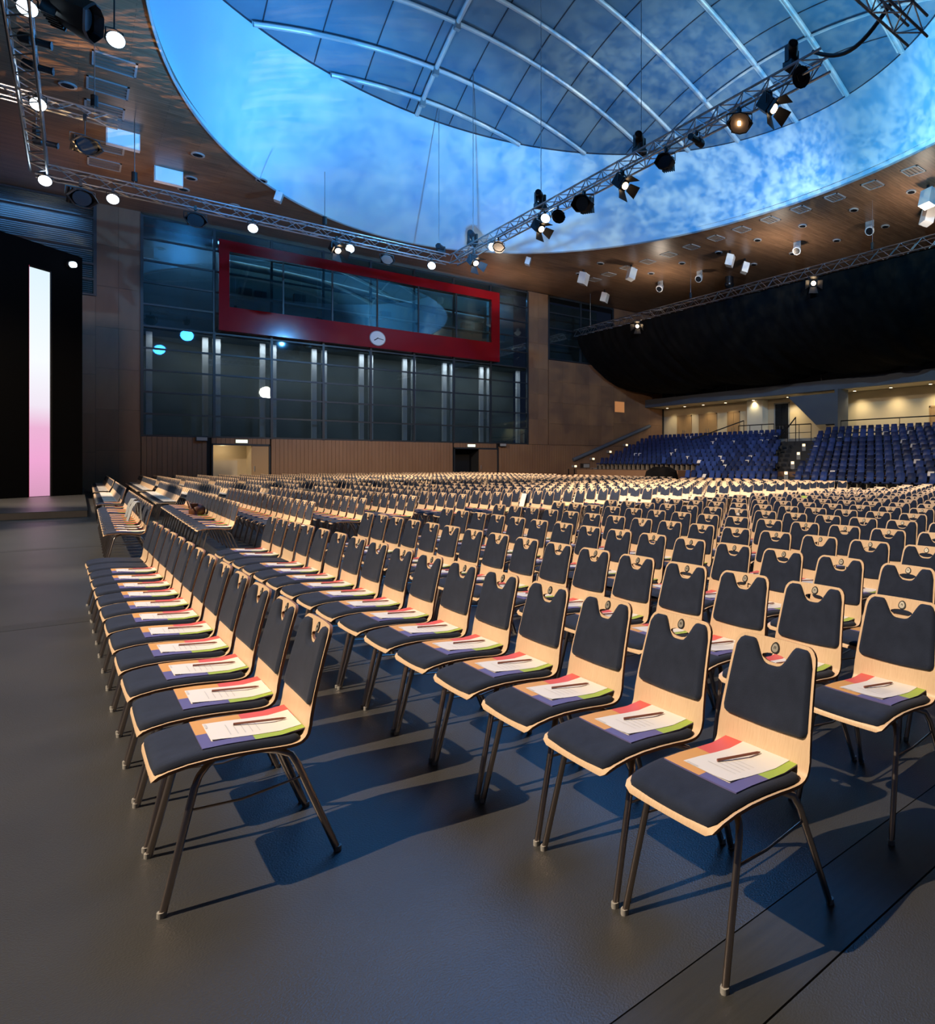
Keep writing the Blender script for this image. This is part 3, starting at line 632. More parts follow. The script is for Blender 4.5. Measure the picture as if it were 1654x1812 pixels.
for i, x in enumerate((-.85, .92, 5.25, 8.95, 12.65)):
    lamp('led', (x, 32.79, 11.3 if i else 11.45), (x*.4, 2, 1.5), 'lit cold white lamp under the truss by the glazed wall, %s from the left' % ordn(i+1), .86, TZ1-.2, True)
for i, y in enumerate((26.9, 21.4)):
    lamp('led', (-.85, y, 11.85), (.3, y-10, 6), 'lit cold white lamp on the far left truss, %s' % ('lower one' if i == 0 else 'upper one'), .9, TZ1+.2, True)
lamp('led', (.62, 21.2, 11.7), (3.5, 8, 5), 'lit cold white lamp beside the big black lamp at upper left', .8, CZ, True)
lamp('led', (13.69, 28.3, 11.4), (4, 5, 3), 'lit cold white lamp on the crossing truss, nearest the far corner', .95, None, True)
lamp('led', (13.69, 23.6, 11.45), (5, 3, 3), 'lit cold white lamp on the crossing truss, beside the tilted flap lamp', .9, None, True)
lamp('scoop', (-.05, 21.3, 12.0), (4, 20, 10.8), 'big black lamp hanging at the upper left, larger than its neighbours', 1.5, CZ)
lamp('scoop', (.14, 27.85, 11.3), (2.5, 22, 9.5), 'black lamp hanging between the left truss and the pale hanging box', 1.0, TZ1+.35)
lamp('scoop', (.05, 32.79, 11.1), (3, 24, 8), 'black lamp under the left end of the truss by the glazed wall', 1.15)
lamp('scoop', (3.35, 32.79, 11.15), (3.4, 25, 9), 'black lamp under the truss above the left window columns', 1.0)
lamp('scoop', (10.55, 32.79, 11.15), (10, 25, 9), 'black lamp under the truss above the middle of the red box', .85)
lamp('fresnel', (8.4, 32.79, 11.15), (12, 22, 2), 'lamp with open flaps under the truss above the red box', 1.1, None, True)
lamp('mover', (13.2, 33.0, 12.35), (10, 30, 12.6), 'black moving lamp standing on the right end of the truss by the glazed wall', .9, TZ1+.2)
for i, y in enumerate((30.5, 24.8, 23.3)):
    lamp('profile', (-.79, y, 12.0), (3, y-.8, 11.7), 'black tube lamp pointing right from the far left truss, %s from the far end' % ordn(i+1), .7, TZ1+.2)
FR = [(30.2, 11.15, 1.15, 'next to the far corner'), (24.05, 11.2, 1.1, 'left of the middle'), (18.35, 11.25, 1.15, 'in the middle'), (11.6, 11.3, 1.15, 'nearest the viewer')]
for y, z, s_, l_ in FR: lamp('fresnel', (13.69, y, z), (15.5, y-7, 5), 'lit warm lamp with open flaps on the crossing truss, '+l_, s_, None, True)
lamp('scoop', (13.69, 20.75, 11.2), (9, 18.5, 10.2), 'wide black lamp under the middle of the crossing truss', 1.15)
lamp('scoop', (13.69, 22.6, 11.25), (10, 12, 8), 'round black lamp under the crossing truss, left of the wide one', .7)
lamp('scoop', (13.69, 27.7, 11.25), (10, 18, 8), 'round black lamp beside the lit lamp near the far corner of the crossing truss', .75)
lamp('scoop', (13.69, 16.0, 11.2), (9, 14, 10.6), 'black lamp hanging below the crossing truss in front of the ring edge', .9)
lamp('profile', (13.69, 14.55, 11.4), (11, 13.8, 11.2), 'black tube lamp under the crossing truss, right of the middle', .8)
lamp('scoop', (13.69, 12.75, 11.25), (9, 8, 8), 'wide lit hood lamp under the near end of the crossing truss', 1.0, None, True)
lamp('scoop', (13.69, 10.55, 11.65), (12, 6, 9), 'small black lamp at the near end of the crossing truss', .42)
for y, s_, l_ in ((30.85, 1.0, 'nearest the far corner'), (24.35, 1.0, 'left of the middle'), (17.65, .95, 'at the middle hoist'), (11.0, .95, 'at the near end')):
    lamp('mover', (13.9, y, TZ1+.27+.5*s_), (11, y-3, 13.4), 'black moving lamp standing on the crossing truss, '+l_, s_, TZ1+.27)
lamp('mover', (13.2, 7.75, 12.75), (9, 4, 13), 'black moving lamp on the truss end at the upper right', .8, TZ1+.4)
lamp('scoop', (14.2, 7.6, 12.75), (15, 12, 13.5), 'black lamp behind the truss end at the upper right corner', .55, 12.4)
for y, l_ in ((36.4, 'left'), (21.1, 'right')):
    lamp('fresnel', (28.5, y, 11.2), (20, y-8, 4), 'lit warm lamp under the curtain truss, %s one' % l_, 1.25, 11.52, True)

# ------------------------------------------------------------------ black curtain on the right
PR = [(28.6, 11.5), (28.75, 10.9), (29.3, 10.0), (30.2, 9.2), (31.3, 8.5), (32.6, 7.95), (34.0, 7.6), (35.4, 7.5), (36.2, 7.55), (36.9, 8.0)]
rows = []
for x, z in PR:
    f = (x-28.6)/8
    rows.append([(x+.04*sin(5*y+3*sin(1.1*y)+3*f), y-1.8*f*0, z+(.09*sin(2.2*y+3*sin(.7*y)+6*f)+.02*sin(9*y+5*f)-.35*abs(sin((y-44)*pi/9.2)))*min(1, f*2.2)) for y in [44.3-.2*i for i in range(195)]])
b = MB(); b.grid(rows)
tag(b.build('black_curtain', DRAPE, None, 60), 'huge black curtain sagging from the right truss to the balcony', 'curtain')

# ------------------------------------------------------------------ ceiling fixtures
for i, (x, y) in enumerate([(26.9, 10.4), (26.9, 12.4), (26.96, 14.44), (26.96, 16.5), (26.9, 18.6), (26.9, 20.7), (26.85, 22.73), (26.82, 24.8), (26.77, 26.8), (26.8, 28.95), (26.77, 31.0), (26.7, 33.05), (26.6, 35.1), (26.58, 37.2), (26.57, 39.0)]):
    if y < 13: continue
    t = thing('ceiling_vent', 'square ceiling grille along the right side of the opening, %s from the near end' % ordn(i-1), 'vent', (x, y, CZ), 0, 'ceiling grilles beside the opening')
    q = MB()
    for a in (-.42, .36): q.box(a, a+.06, -.42, .42, -.03, .0); q.box(-.42, .42, a, a+.06, -.03, .0)
    q.build('frame', GREY, t)
    for k in range(4): q = MB(); q.box(-.36, .36, -.33+.18*k, -.24+.18*k, -.025, 0); q.build('slat', mat('vent_slat', (.16, .13, .11), .5) if k == 0 and i == 2 else bpy.data.materials['vent_slat'], t)
for i, (x, y) in enumerate([(.86, 28.9), (.74, 30.9), (.70, 32.9), (.84, 36.7), (.82, 38.9)]):
    t = thing('ceiling_vent', 'pale ceiling grille left of the opening, %s from the top of the picture' % ordn(i+1), 'vent', (x, y, CZ), 0, 'ceiling grilles left of the opening')
    q = MB()
    for a in (-.55, .49): q.box(a, a+.06, -.55, .55, -.03, .0); q.box(-.55, .55, a, a+.06, -.03, .0)
    q.build('frame', GREY, t)
    for k in range(4): q = MB(); q.box(-.49, .49, -.45+.25*k, -.32+.25*k, -.025, 0); q.build('slat', bpy.data.materials['vent_slat'], t)
DL = [(28.95, 15.6), (28.9, 18.8), (28.8, 22.05), (28.74, 25.3), (28.7, 28.5), (28.5, 31.7), (28.5, 34.9), (32.18, 18.9), (32.16, 22.1), (32.18, 25.4), (32.1, 28.6), (24.7, 35.5), (25, 38.5), (-.27, 31.6), (3.65, 34.9), (3.72, 38.0), (3.62, 39.8), (5.72, 40.5), (6.1, 36.0)]
for i, (x, y) in enumerate(DL):
    t = thing('ceiling_downlight', 'round unlit ceiling downlight, %s along the timber ceiling %s of the opening' % (ordn(i+1 if i < 13 else i-12), 'right' if i < 13 else 'left'), 'light', (x, y, CZ), 0, 'round unlit ceiling downlights')
    q = MB(); q.tube([(0, 0, 0), (0, 0, -.05)], .24, 16); q.build('rim', GREY, t)
    q = MB(); q.tube([(0, 0, -.04), (0, 0, -.06)], .17, 16); q.build('lens', DULL, t)
for i, (x, y) in enumerate([(30.9, 19.1), (30.7, 23.9), (30.56, 32.2), (30.26, 36.0)]):
    t = thing('ceiling_spot', 'white tilted ceiling spot, %s from the near end' % ordn(i+1), 'spotlight', (x, y, CZ-.45), 0, 'white ceiling spots')
    T = dirT((0, 0, 0), (-.9, -.5, -.8))
    q = MB(); q.tube([(0, 0, .3), (0, 0, .22), (0, 0, -.22), (0, 0, -.3)], [.12, .2, .26, .24], 14, True, T); q.build('housing', WHITE, t, 40)
    q = MB(); q.tube([(0, 0, -.29), (0, 0, -.32)], .2, 14, True, T); q.build('lens', DULL, t)
    q = MB(); q.box(-.03, .03, -.25, .25, .1, .45); q.build('bracket', GREY, t)
for i, (x, y, s_) in enumerate([(29.0, 27.8, .30), (30.8, 28.2, .28), (26.4, 34.4, .32), (24.7, 37.5, .34), (31.0, 15.8, .34), (28.9, 14.7, .34), (28.7, 40.7, .3), (20.6, 37.6, .2), (6.95, 36.9, .2)]):
    lb = ['white box loudspeaker with a black bracket under the ceiling', 'tilted white box loudspeaker right of the bracketed one', 'white box loudspeaker left of the hanging spots', 'white box loudspeaker nearest the oval opening', 'lower white box loudspeaker at the right picture edge', 'upper white box loudspeaker at the right picture edge', 'white loudspeaker hanging above the curtain end', 'tiny white ceiling camera at the far end of the ring', 'small white ceiling camera at the left edge of the ring'][i]
    t = thing('ceiling_loudspeaker' if i < 7 else 'ceiling_camera', lb, 'loudspeaker' if i < 7 else 'camera', (x, y, CZ-.62 if i < 7 else CZ-.3))
    T = M.Rotation(R(35+20*(i % 3)), 4, 'Z') @ M.Rotation(R(15), 4, 'X')
    q = MB(); q.box(-s_, s_, -s_*.7, s_*.7, -s_*1.15, s_*1.15, T); q.build('housing', WHITE, t)
    q = MB(); q.box(-s_*.85, s_*.85, -s_*.72-.01, -s_*.7, -s_, s_, T); q.build('grille', GREY if i > 6 else mat('grille_light', (.5, .52, .54), .6) if i == 0 else bpy.data.materials['grille_light'], t)
    q = MB(); q.box(-.05, .05, -.05, .05, 0, .62 if i < 7 else .3); q.build('bracket', BLACK, t)
q = thing('dome_camera', 'black dome hanging under the ceiling above the curtain truss', 'camera', (33.1, 31.8, CZ-.5))
b = MB(); b.grid([[(.35*sin(p)*cos(a), .35*sin(p)*sin(a), -.35*cos(p)) for a in [2*pi*i/14 for i in range(14)]] for p in [.05+pi/2*i/6 for i in range(7)]], True); b.build('dome', DULL, q, 60)
b = MB(); b.tube([(0, 0, 0), (0, 0, .5)], .30, 12); b.build('base', BLACK, q, 40)
for i, (x, y) in enumerate(((1.27, 34.4), (2.9, 37.5))):
    t = thing('hanging_box', 'pale box with blue light painted as glow, hanging left of the ring, %s one' % ('upper' if i == 0 else 'lower'), 'box', (x, y, 0), 0)  # no lamp inside: the face glows for blue light falling on it
    z0 = (13.95, 13.95)[i]
    q = MB(); q.box(-.5, .5, 0, .3, z0, CZ+.02); q.build('housing', WHITE, t)
    q = MB(); q.box(-.46, .46, -.03, 0, z0+.03, z0+.62); q.build('face', BOXGLOW, t)

# ------------------------------------------------------------------ stage wing with lit screen, platform
pf = sempty('stage_platform', (0, 24.1, 0)); pf['label'] = 'low grey stage platform at the far left'
b = MB(); b.box(-14, .18, .03, 20.5, 0, .18); b.build('deck', FLOORM, pf)
for i in range(7):
    q = MB(); q.box(-14+2.025*i, -14+2.025*i+2.02, 0, .03, .005, .17); q.build('front_board', WALLW, pf)
# the wing stands along the direction (.696, .718)
a0 = V((.7177*-25.0+.6964*25.8, .6964*25.0+.7177*25.8, .18)); dv = V((.6964, .7177, 0)); nv = V((.7177, -.6964, 0))
wg = thing('stage_wing', 'tall black stage wing panel at the far left, holding a lit strip', 'stage panel', a0)
def wbox(n, s0, s1, n0, n1, z0, z1, m, par=wg):
    q = MB(); T = M(((-dv.x, nv.x, 0, 0), (-dv.y, nv.y, 0, 0), (0, 0, 1, 0), (0, 0, 0, 1))); q.box(s0, s1, n0, n1, z0, z1, T); return q.build(n, m, par)
for s0, s1 in ((0, 1.18), (2.03, 4.6), (4.62, 7.2), (7.22, 10)): wbox('panel', s0, s1, -.15, .12, 0, 9.45, WING)
wbox('panel', 1.18, 2.03, -.15, -.02, 0, 9.45, WING); wbox('header', 1.18, 2.03, -.02, .12, 8.55, 9.45, WING)
sc_ = thing('led_screen', 'tall narrow lit screen strip, white fading to pink at its foot', 'screen', a0)
wbox('display', 1.22, 1.99, 0, .06, .02, 8.5, SCREEN, sc_); wbox('side_frame', 1.18, 1.22, -.02, .09, 0, 8.55, BLACK, sc_); wbox('side_frame', 1.99, 2.03, -.02, .09, 0, 8.55, mat('red_edge', (.5, .05, .1), .4, emit=(.8, .06, .16), es=.5), sc_)
t = thing('wing_lamp', 'small round white lamp near the top of the black stage wing', 'light', a0+nv*.25+dv*-.56+V((0, 0, 9.0)))
q = MB(); q.tube([(0, 0, 0), tuple(nv*.1)], .11, 12); q.build('lens', LENS_C, t)
q = MB(); q.tube([tuple(nv*-.1), (0, 0, 0)], .14, 12); q.build('housing', BLACK, t)

# ------------------------------------------------------------------ chairs
# local frame: x = 0 at the front feet, the chair faces -x, y across
PROF = [(-.038, .418), (-.036, .428), (-.022, .440), (.02, .449), (.08, .453), (.15, .451), (.22, .444), (.29, .436), (.34, .433), (.375, .437), (.398, .452), (.411, .478), (.422, .52), (.434, .58), (.447, .64), (.461, .70), (.476, .76), (.498, .838)]
def catmull(P, n):
    out = []
    for i in range(len(P)-1):
        p0 = P[max(i-1, 0)]; p1 = P[i]; p2 = P[i+1]; p3 = P[min(i+2, len(P)-1)]
        for j in range(n):
            t = j/n; out.append(tuple(.5*(2*b_+(c-a)*t+(2*a-5*b_+4*c-d)*t*t+(3*b_-a-3*c+d)*t**3) for a, b_, c, d in zip(p0, p1, p2, p3)))
    return out+[P[-1]]
FINE = catmull(PROF, 8); ARC = [0]
for a, c in zip(FINE, FINE[1:]): ARC.append(ARC[-1]+math.dist(a, c))
LEN = ARC[-1]
def at(s):
    s = max(0, min(LEN, s)); lo = 0
    for i in range(len(ARC)-1):
        if ARC[i+1] >= s: lo = i; break
    t = (s-ARC[lo])/max(1e-9, ARC[lo+1]-ARC[lo]); a, c = FINE[lo], FINE[lo+1]
    x, z = a[0]+(c[0]-a[0])*t, a[1]+(c[1]-a[1])*t
    dx, dz_ = c[0]-a[0], c[1]-a[1]; l_ = math.hypot(dx, dz_)
    return x, z, -dz_/l_, dx/l_          # position and normal on the sitter's side
def s_at_z(z):                            # arc length at height z on the back
    for i in range(len(FINE)-1, 0, -1):
        if FINE[i-1][1] <= z: return ARC[i-1]+(ARC[i]-ARC[i-1])*min(1, (z-FINE[i-1][1])/max(1e-6, FINE[i][1]-FINE[i-1][1]))
    return 0
def s_at_x(x):
    for i in range(1, len(FINE)):
        if FINE[i][0] >= x and ARC[i] > .02: return ARC[i-1]+(ARC[i]-ARC[i-1])*max(0, min(1, (x-FINE[i-1][0])/max(1e-6, FINE[i][0]-FINE[i-1][0])))
    return LEN
SB = s_at_z(.50)                          # where the back starts
def halfw(s):
    if s < SB-.12: w_ = .204
    elif s < SB: w_ = .204+.002*(s-SB+.12)/.12
    else: w_ = .206-.026*(s-SB)/(LEN-SB)
    for e, r in ((s, .035), (LEN-s, .045)):
        if e < r: w_ -= r-sqrt(max(0, r*r-(r-e)**2))
    return w_
def pt(y, s, off=0):
    x, z, nx, nz = at(s); k = max(0, min(1, (s-SB+.08)/.12)); x -= k*.35*y*y
    seat = max(0, min(1, (SB-.1-s)/.1)); z += seat*.10*y*y-.0
    return (x+nx*off, y, z+nz*off)
TH = .011
def shell(nt, svals, hole):
    """hole: (i0,i1,j0,j1) cell block cut out for the hand grip"""
    ts = [-1+2*i/nt for i in range(nt+1)]
    P = [[(t*halfw(s), s) for t in ts] for s in svals]
    cut = set()
    if hole:
        r0, r1, c0, c1 = hole; zc = s_at_z(.772); hw, hh = .052, .015
        n = c1-c0
        for j in range(c0, c1+1):
            u = -1+2*(j-c0)/n; e = sqrt(max(0, 1-u*u*.92))
            P[r0][j] = (u*hw, zc-hh*1.3*e+.004); P[r1][j] = (u*hw, zc+hh*.75*e+.004)
            for r in range(r0+1, r1): P[r][j] = (u*hw*1.04, zc+.003)
        cut = {(r, j) for r in range(r0, r1) for j in range(c0, c1)}
    q = MB(); m_ = nt+1; N = len(svals)*m_
    for off in (TH/2, -TH/2):
        for row in P:
            for y, s in row: q.v.append(pt(y, s, off))
    cells = [(i, j) for i in range(len(svals)-1) for j in range(nt) if (i, j) not in cut]
    edges = {}
    for i, j in cells:
        a = i*m_+j; f = (a, a+1, a+m_+1, a+m_); q.f.append(f); q.mi.append(0); q.f.append(tuple(N+k for k in reversed(f))); q.mi.append(0)
        for e in zip(f, f[1:]+f[:1]):
            if (e[1], e[0]) in edges: edges.pop((e[1], e[0]))
            else: edges[e] = 1
    for a, c in edges: q.f.append((c, a, a+N, c+N)); q.mi.append(1)
    return q
def pad(nt, ns, s0f, s1f, wf, th, r0=.03, r1=.03):
    q = MB(); rows = []
    vs = [.5-.5*cos(pi*i/ns) for i in range(ns+1)]; ts = [sin(pi/2*(-1+2*j/nt)) for j in range(nt+1)]
    if nt > 12: ts = [-1+2*j/nt for j in range(nt+1)]
    for i, v_ in enumerate(vs):
        row = []
        for j, t in enumerate(ts):
            s0 = s0f(t); s1 = s1f(t); s = s0+(s1-s0)*v_; w_ = wf(s)
            for e, r in ((s-s0+.001, r0), (s1-s+.001, r1)):
                if e < r: w_ -= r-sqrt(max(0, r*r-(r-e)**2))
            ed = min(1, min(v_, 1-v_)*(s1-s0)/.02, (1-abs(t))*.2/.02)
            row.append(pt(t*w_, s, TH/2+.0025+th*sqrt(max(0, 1-(1-ed)**2))*(1 if 0 < i < ns and 0 < j < nt else 0)))
        rows.append(row)
    q.grid(rows); return q
sN = lambda z: s_at_z(z)
def back_top(t):                          # upper outline of the back cushion: two horns and a rounded notch
    a = abs(t); k = max(0, min(1, (a-.02)/.54)); k = k**1.7; k = k*k*(3-2*k)
    z = .748+.078*k
    if a > .80: z -= .05*((a-.80)/.2)**2.4
    return sN(z)
def back_bot(t): return sN(.545+.010*t*t)
def seat_front(t): return .017+.003*t*t
def seat_back(t): return s_at_x(.385)
padw = lambda s: halfw(max(.05, min(LEN-.06, s)))-.012
def leg_pts(front, sg):
    if front: return [(.14, .10*sg, .430), (.105, .155*sg, .425), (.080, .187*sg, .410), (.066, .199*sg, .378), (-.02, .223*sg, 0)]
    return [(.25, .10*sg, .420), (.315, .155*sg, .412), (.350, .178*sg, .395), (.368, .190*sg, .355), (.492, .223*sg, 0)]
def chair_meshes():
    sv = [LEN*k for k in (0, .012, .03, .06, .12, .2, .28, .36, .405, .42, .435, .4475, .46, .4725, .485, .4975, .51, .53, .55, .585, .62, .7, .78, .845)]
    zc = s_at_z(.772); sv += [zc-.022, zc, zc+.014, LEN-.05, LEN-.03, LEN-.015, LEN-.005, LEN-.0005]
    sv = sorted(set(round(x, 5) for x in sv)); i0 = sv.index(round(zc-.022, 5))
    m_ = {}
    m_['shell'] = shell(16, sv, (i0, i0+2, 5, 11)).mesh('shell', [BEECH, PLY], 40)
    m_['seat_pad'] = pad(12, 16, seat_front, seat_back, padw, .020).mesh('seat_pad', NAVY, 60)
    m_['back_pad'] = pad(34, 14, back_bot, back_top, padw, .014, .03, .002).mesh('back_pad', NAVY, 60)
    q = MB(); zb = s_at_z(.806)
    x, z, nx, nz = at(zb); c = [(.013*cos(a)*(1+.15*sin(a)*-1), zb+.0155*sin(a)) for a in [2*pi*i/16 for i in range(16)]]
    q.cur = 1; q.grid([[pt(y*1.5, zb+(s-zb)*1.35, TH/2+.0005) for y, s in c], [pt(y*1.45, zb+(s-zb)*1.3, TH/2+.003) for y, s in c]], True); q.quad(*[pt(y*1.45, zb+(s-zb)*1.3, TH/2+.003) for y, s in c])
    q.cur = 0; q.quad(*[pt(y*1.05, zb+(s-zb)*.98, TH/2+.0042) for y, s in c])
    q.cur = 1; q.tube([pt(-.0035, zb-.003, TH/2+.005), pt(-.003, zb+.005, TH/2+.005), pt(.003, zb+.005, TH/2+.005), pt(.0035, zb-.003, TH/2+.005)], .0012, 4)
    m_['badge'] = q.mesh('badge', [BADGE, BLACK])
    for nm, fr, sg in (('fl', 1, 1), ('fr', 1, -1), ('bl', 0, 1), ('br', 0, -1)):
        q = MB(); q.tube(leg_pts(fr, sg), .0118, 8); m_[nm] = q.mesh('leg', LEG, 60)
        q = MB(); x, y, z = leg_pts(fr, sg)[-1]; q.tube([(x, y, .0), (x, y, .018)], .0135, 8); m_[nm+'g'] = q.mesh('glide', GLIDE, 60)
    for nm, sg in (('sl', 1), ('sr', -1)):
        q = MB(); q.tube([(.046, .204*sg, .31), (.2, .192*sg, .29), (.385, .196*sg, .31)], .0045, 6); m_[nm] = q.mesh('stretcher', LEG, 60)
    q = MB(); q.tube([(.14, -.11, .428), (.14, .11, .428)], .0105, 6); q.tube([(.25, -.11, .420), (.25, .11, .420)], .0105, 6); q.tube([(.13, -.1, .43), (.27, -.1, .42)], .009, 6); q.tube([(.13, .1, .43), (.27, .1, .42)], .009, 6)
    m_['under_frame'] = q.mesh('under_frame', LEG, 60)
    # plainer set for chairs farther off
    s2 = sorted([LEN*k for k in (0, .03, .12, .28, .405, .45, .5, .6, .8, .95)]+[LEN-.012, LEN-.001])
    m_['shell2'] = shell(6, s2, None).mesh('shell', [BEECH, PLY], 40)
    m_['seat_pad2'] = pad(4, 4, seat_front, seat_back, padw, .018, .02, .02).mesh('seat_pad', NAVY, 60)
    m_['back_pad2'] = pad(14, 3, back_bot, back_top, padw, .013, .02, .002).mesh('back_pad', NAVY, 60)
    q = MB(); zg = s_at_z(.768); q.quad(pt(-.045, zg-.006, TH/2+.001), pt(.045, zg-.006, TH/2+.001), pt(.045, zg+.008, TH/2+.001), pt(-.045, zg+.008, TH/2+.001)); zb = s_at_z(.806); q.tube([pt(0, zb, TH/2), pt(0, zb, TH/2+.002)], .017, 8); m_['grip2'] = q.mesh('grip_slot', BLACK)
    for nm, fr, sg in (('fl', 1, 1), ('fr', 1, -1), ('bl', 0, 1), ('br', 0, -1)):
        p_ = leg_pts(fr, sg); q = MB(); q.tube([p_[1], p_[3], p_[4]], .0105, 5); m_[nm+'2'] = q.mesh('leg', LEG, 60)
    return m_
CM = chair_meshes()
# folder (printed in four colours), sheet, pencil: local frame of the chair
seat_z = lambda x: at(s_at_x(x))[1]
def sheetpts(x, y, o):
    return (x, y, seat_z(max(.0, min(.38, x)))+.022+TH/2+o+.10*y*y*.5)
def prog_meshes():
    q = MB(); X = [.098, .17, .25, .33, .405]; Y = [-.158, -.08, .0, .08, .165]
    n = 5
    for o in (.001, .006):
        for x in X:
            for y in Y: q.v.append(sheetpts(x, y, o))
    for i in range(4):
        for j in range(4):
            a = i*n+j; f = (a, a+n, a+n+1, a+1)
            c = (2 if j < 2 else 0) if i < 2 else (3 if j < 2 else 1)
            q.f.append(tuple(25+k for k in f)); q.mi.append(c); q.f.append(tuple(reversed(f))); q.mi.append(c)
    per = [0, 1, 2, 3, 4, 9, 14, 19, 24, 23, 22, 21, 20, 15, 10, 5]
    for a, c in zip(per, per[1:]+per[:1]): q.f.append((a, c, c+25, a+25)); q.mi.append(2)
    fo = q.mesh('folder', [ORANGE, RED, VIOLET, GREEN], 30)
    q = MB(); X = [.130, .20, .27, .335, .402]; Y = [-.10, -.03, .04, .108]
    sk = lambda x: .02*(x-.12)/.28
    q.grid([[sheetpts(x, y-sk(x), .0075+(.004 if (i, j) == (0, 0) else 0)) for j, y in enumerate(Y)] for i, x in enumerate(X)])
    q.grid([[sheetpts(x, y-sk(x), .0062) for y in Y] for x in X])
    q.cur = 1
    for k in range(5): q.quad(*[sheetpts(x, y, .0082) for x, y in ((.19+.022*k, -.07), (.19+.022*k, .055-.02*(k % 2)), (.193+.022*k, .055-.02*(k % 2)), (.193+.022*k, -.07))])
    q.quad(*[sheetpts(x, y, .0084) for x, y in ((.132, .045), (.132, .095), (.139, .095), (.139, .045))])
    sh = q.mesh('sheet', [PAPER, INK], 30)
    q = MB(); a = V(sheetpts(.215, .035, .0125)); c = V(sheetpts(.375, -.015, .0125)); d = (c-a).normalized()
    q.tube([a, c-d*.012, c], [.0048, .0048, .0015], 6); pe = q.mesh('pencil', PENCIL)
    return fo, sh, pe
FO, SH, PE = prog_meshes()

slots = []      # (row, block, x, y)
def rowx(k, y, blk):
    if k == 1: f = .19-.019*(y-2.94) if blk == 1 else .27+.006*(y-12)
    elif k == 2: f = 1.280-.021*(y-1.5) if blk == 1 else 1.30+.012*(y-12)
    elif k == 3: f = 2.24-.018*(y-1.5) if blk == 1 else 2.19
    else: f = 3.14+.93*(k-4)-.004*(y-2)
    return f+.02
for k in range(1, 21):
    if k == 1: ys = [2.95+.5*i for i in range(13)]
    elif k == 2: ys = [1.475+.494*i for i in range(16)]
    elif k == 3: ys = [1.515+.482*i for i in range(-3, 16)]
    elif k == 4: ys = [1.985+.485*i for i in range(-4, 15)]
    else:
        y0 = .497*(k*.93)-1.2; ph = (k*.37) % .485; ys = [y for y in [ph+.485*i for i in range(-2, 20)] if y0 < y < 9.15]
    for y in ys: slots.append((k, 1, rowx(k, y, 1), y))
    for blk, y0, y1 in ((2, 12.35, 19.8), (3, 21.2, 28.9), (4, 30.6, 42.6)):
        y = y0+((k*.23) % .3)-(.6 if (k, blk) == (3, 2) else 0)
        while y < y1:
            slots.append((k, blk, rowx(k, y, blk), y)); y += .49
vis = []
for s in slots:
    c = project(s[2]+.3, s[3], .5)
    if c and -60 < c[0] < 1654+90 and c[1] < 1812+250: vis.append((c[2],)+s)
vis.sort()
SECT = {1: '', 2: ', beyond first aisle', 3: ', beyond second aisle', 4: ', beyond third aisle'}
byrow = {}
for v_ in vis: byrow.setdefault((v_[1], v_[2]), []).append(v_[4])
for v_ in byrow.values(): v_.sort()
ROWN = lambda k: 'leftmost row' if k == 1 else '%s row from left' % ordn(k)
chair_pos = {}
NEAR, MID = 110, 300
far = MB()
def mesh_data(me): return [tuple(v.co) for v in me.vertices], [tuple(p.vertices) for p in me.polygons]
def far_parts():
    q = shell(2, [0, LEN*.03, LEN*.4, LEN*.46, LEN*.75, LEN-.012, LEN-.001], None); parts = [(q.v, q.f, [0]*len(q.f))]
    q = pad(2, 2, seat_front, seat_back, padw, .018, .02, .02); parts.append((q.v, q.f, [1]*len(q.f)))
    q = pad(8, 2, back_bot, back_top, padw, .013, .02, .002); parts.append((q.v, q.f, [1]*len(q.f)))
    for fr, sg in ((1, 1), (1, -1), (0, 1), (0, -1)):
        p_ = leg_pts(fr, sg); q = MB(); q.tube([p_[1], p_[3], p_[4]], .011, 3, False); parts.append((q.v, q.f, [2]*len(q.f)))
    return parts
FP = far_parts()
FOLD = ([sheetpts(x, y, .006) for x, y in ((.1, -.158), (.1, .16), (.4, .16), (.4, -.158))], [(0, 3, 2, 1)], [3])
def ctag(o, k, blk, y):
    n = byrow[(k, blk)].index(y)+1
    t = 'navy padded beech chair %s from near end, %s%s' % (ordn(n), ROWN(k), SECT[blk])
    return tag(o, t, 'chair', 'conference chairs in rows'), n
used_first = False; PARTS = [('shell', 'shell'), ('seat_pad', 'seat_pad'), ('back_pad', 'back_pad'), ('badge', 'badge'), ('under_frame', 'under_frame'), ('stretcher', 'sl'), ('stretcher', 'sr')]
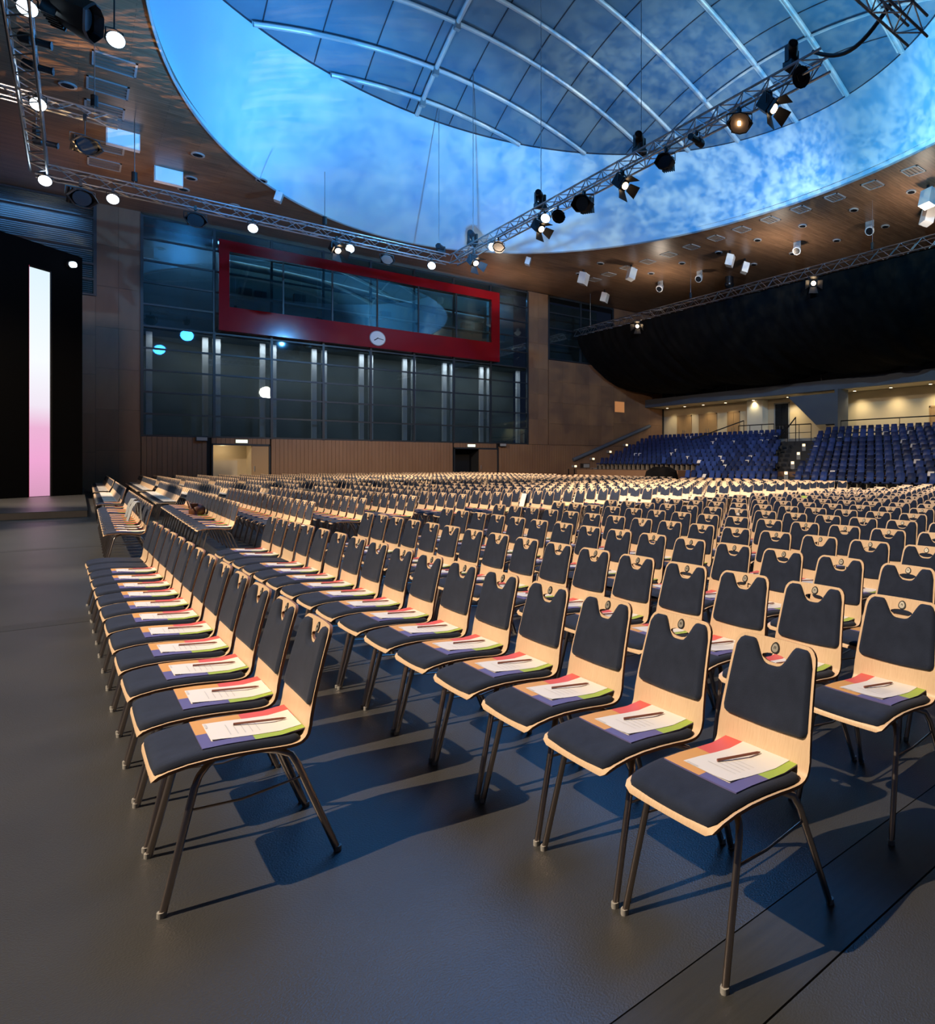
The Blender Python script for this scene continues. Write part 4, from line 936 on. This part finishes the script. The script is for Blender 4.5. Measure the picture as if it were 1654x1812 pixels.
for i, (d, k, blk, x, y) in enumerate(vis):
    rz = R(random.uniform(-.6, .6))+(R(1.2) if blk == 1 and k < 4 else 0)
    hasprog = random.random() > .05 and not (blk == 1 and k == 1 and y > 8.3) and not (k == 2 and blk == 1 and 5.6 < y and random.random() < .6)
    if i < MID:
        o = bpy.data.objects.new('conference_chair', None); COL.objects.link(o); o.location = (x, y, 0); o.rotation_euler.z = rz
        _, n = ctag(o, k, blk, y)
        if i < NEAR:
            for nm, key in PARTS: link(nm, CM[key], o)
            for key in ('fl', 'fr', 'bl', 'br'): link('glide', CM[key+'g'], link('leg', CM[key], o))
        else:
            for nm, key in (('shell', 'shell2'), ('seat_pad', 'seat_pad2'), ('back_pad', 'back_pad2'), ('grip_slot', 'grip2')): link(nm, CM[key], o)
            for key in ('fl2', 'fr2', 'bl2', 'br2'): link('leg', CM[key], o)
        if hasprog:
            w_ = 'chair %s from near end, %s%s' % (ordn(n), ROWN(k), SECT[blk])
            jit = random.uniform(-.03, .03); dx = random.uniform(-.01, .004)
            def place(me, nm, lab, cat, grp, a=0):
                q = link(nm, me, None, (x+dx*cos(rz), y+dx*sin(rz), 0), rz+a); tag(q, lab+w_, cat, grp); return q
            place(FO, 'folder', 'coloured folder on ', 'folder', 'folders on the chair seats')
            if i < 130:
                place(SH, 'paper_sheet', 'white sheet on ', 'paper', 'sheets on the folders', jit*.4)
                place(PE, 'pencil', 'brown pencil on ', 'pencil', 'pencils on the sheets', jit*.4)
    else:
        c, s_ = cos(rz), sin(rz)
        for vs, fs, mi in FP+([FOLD] if hasprog else []):
            b0 = len(far.v); far.v += [(x+a*c-b_*s_, y+a*s_+b_*c, z) for a, b_, z in vs]; far.f += [tuple(b0+q for q in f) for f in fs]; far.mi += mi
tag(far.build('chair_rows', [BEECH, NAVY, LEG, PAPER], None, 50), 'far rows of navy padded beech chairs filling the hall', 'seating', None, 'stuff')
print('chairs', len(vis), 'slots', len(slots), 'far verts', len(far.v))

# ------------------------------------------------------------------ odds and ends left on the chairs
t = thing('shoulder_bag', 'brown leather bag lying on a chair beyond the first aisle', 'bag', (1.62, 15.6, .475))
q = MB(); q.grid([[(.13*cos(a)*r_, .17*sin(a)*r_, z) for a in [2*pi*i/16 for i in range(16)]] for z, r_ in ((0, .8), (.03, 1), (.13, .95), (.2, .55), (.21, .05))], True); q.build('body', BROWNBAG, t, 60)
q = MB(); q.tube([(-.1, -.16, .12), (-.14, -.08, .26), (-.14, .08, .26), (-.1, .16, .12)], .012, 6); q.build('strap', BROWNBAG, t, 60)
q = MB(); q.box(-.12, .0, -.12, .12, .16, .215); q.build('flap', BROWNBAG, t)
for x, y, s_ in ((.62, 12.9, 'nearest the aisle'), (.64, 13.9, 'a little farther off')):
    rows = []
    for i in range(7):
        u = i/6; rows.append([(-.10+.12*min(1, u*2)+.06*max(0, u-.5)+.015*sin(9*v_+3*u), -.22+.44*v_, .60+.29*sin(pi*min(u, .98)**.8)) for v_ in [j/8 for j in range(9)]])
    q = MB(); q.grid(rows); tag(q.build('jacket', mat('jacket_cloth', (.30, .32, .34), .9) if y < 13 else bpy.data.materials['jacket_cloth'], None, 60, (x, y, 0)), 'pale grey jacket hung over a chair back in the leftmost row, '+s_, 'jacket', 'jackets on the chair backs')

# folders left standing upright against a few chair backs
UP = MB(); UP.box(0, .008, -.105, .105, 0, .30, M.Translation((.33, .02, .475)) @ M.Rotation(R(16), 4, 'Y'))
for (u, v), m_, lb in (((932, 884), PAPER, 'white folder standing upright on a chair in the middle rows'), ((1424, 893), GREEN, 'green folder standing upright on a chair right of the middle'), ((1625, 890), GREEN, 'green folder standing upright on a chair at the right picture edge'), ((1312, 915), PAPER, 'white folder standing upright on a chair below the stand aisle')):
    best = min((abs(project(x+.4, y, .62)[0]-u)+3*abs(project(x+.4, y, .62)[1]-v), x, y) for d, k, blk, x, y in vis)
    tag(link('standing_folder', UP.mesh('standing_folder', m_), None, (best[1], best[2], 0)), lb, 'folder')
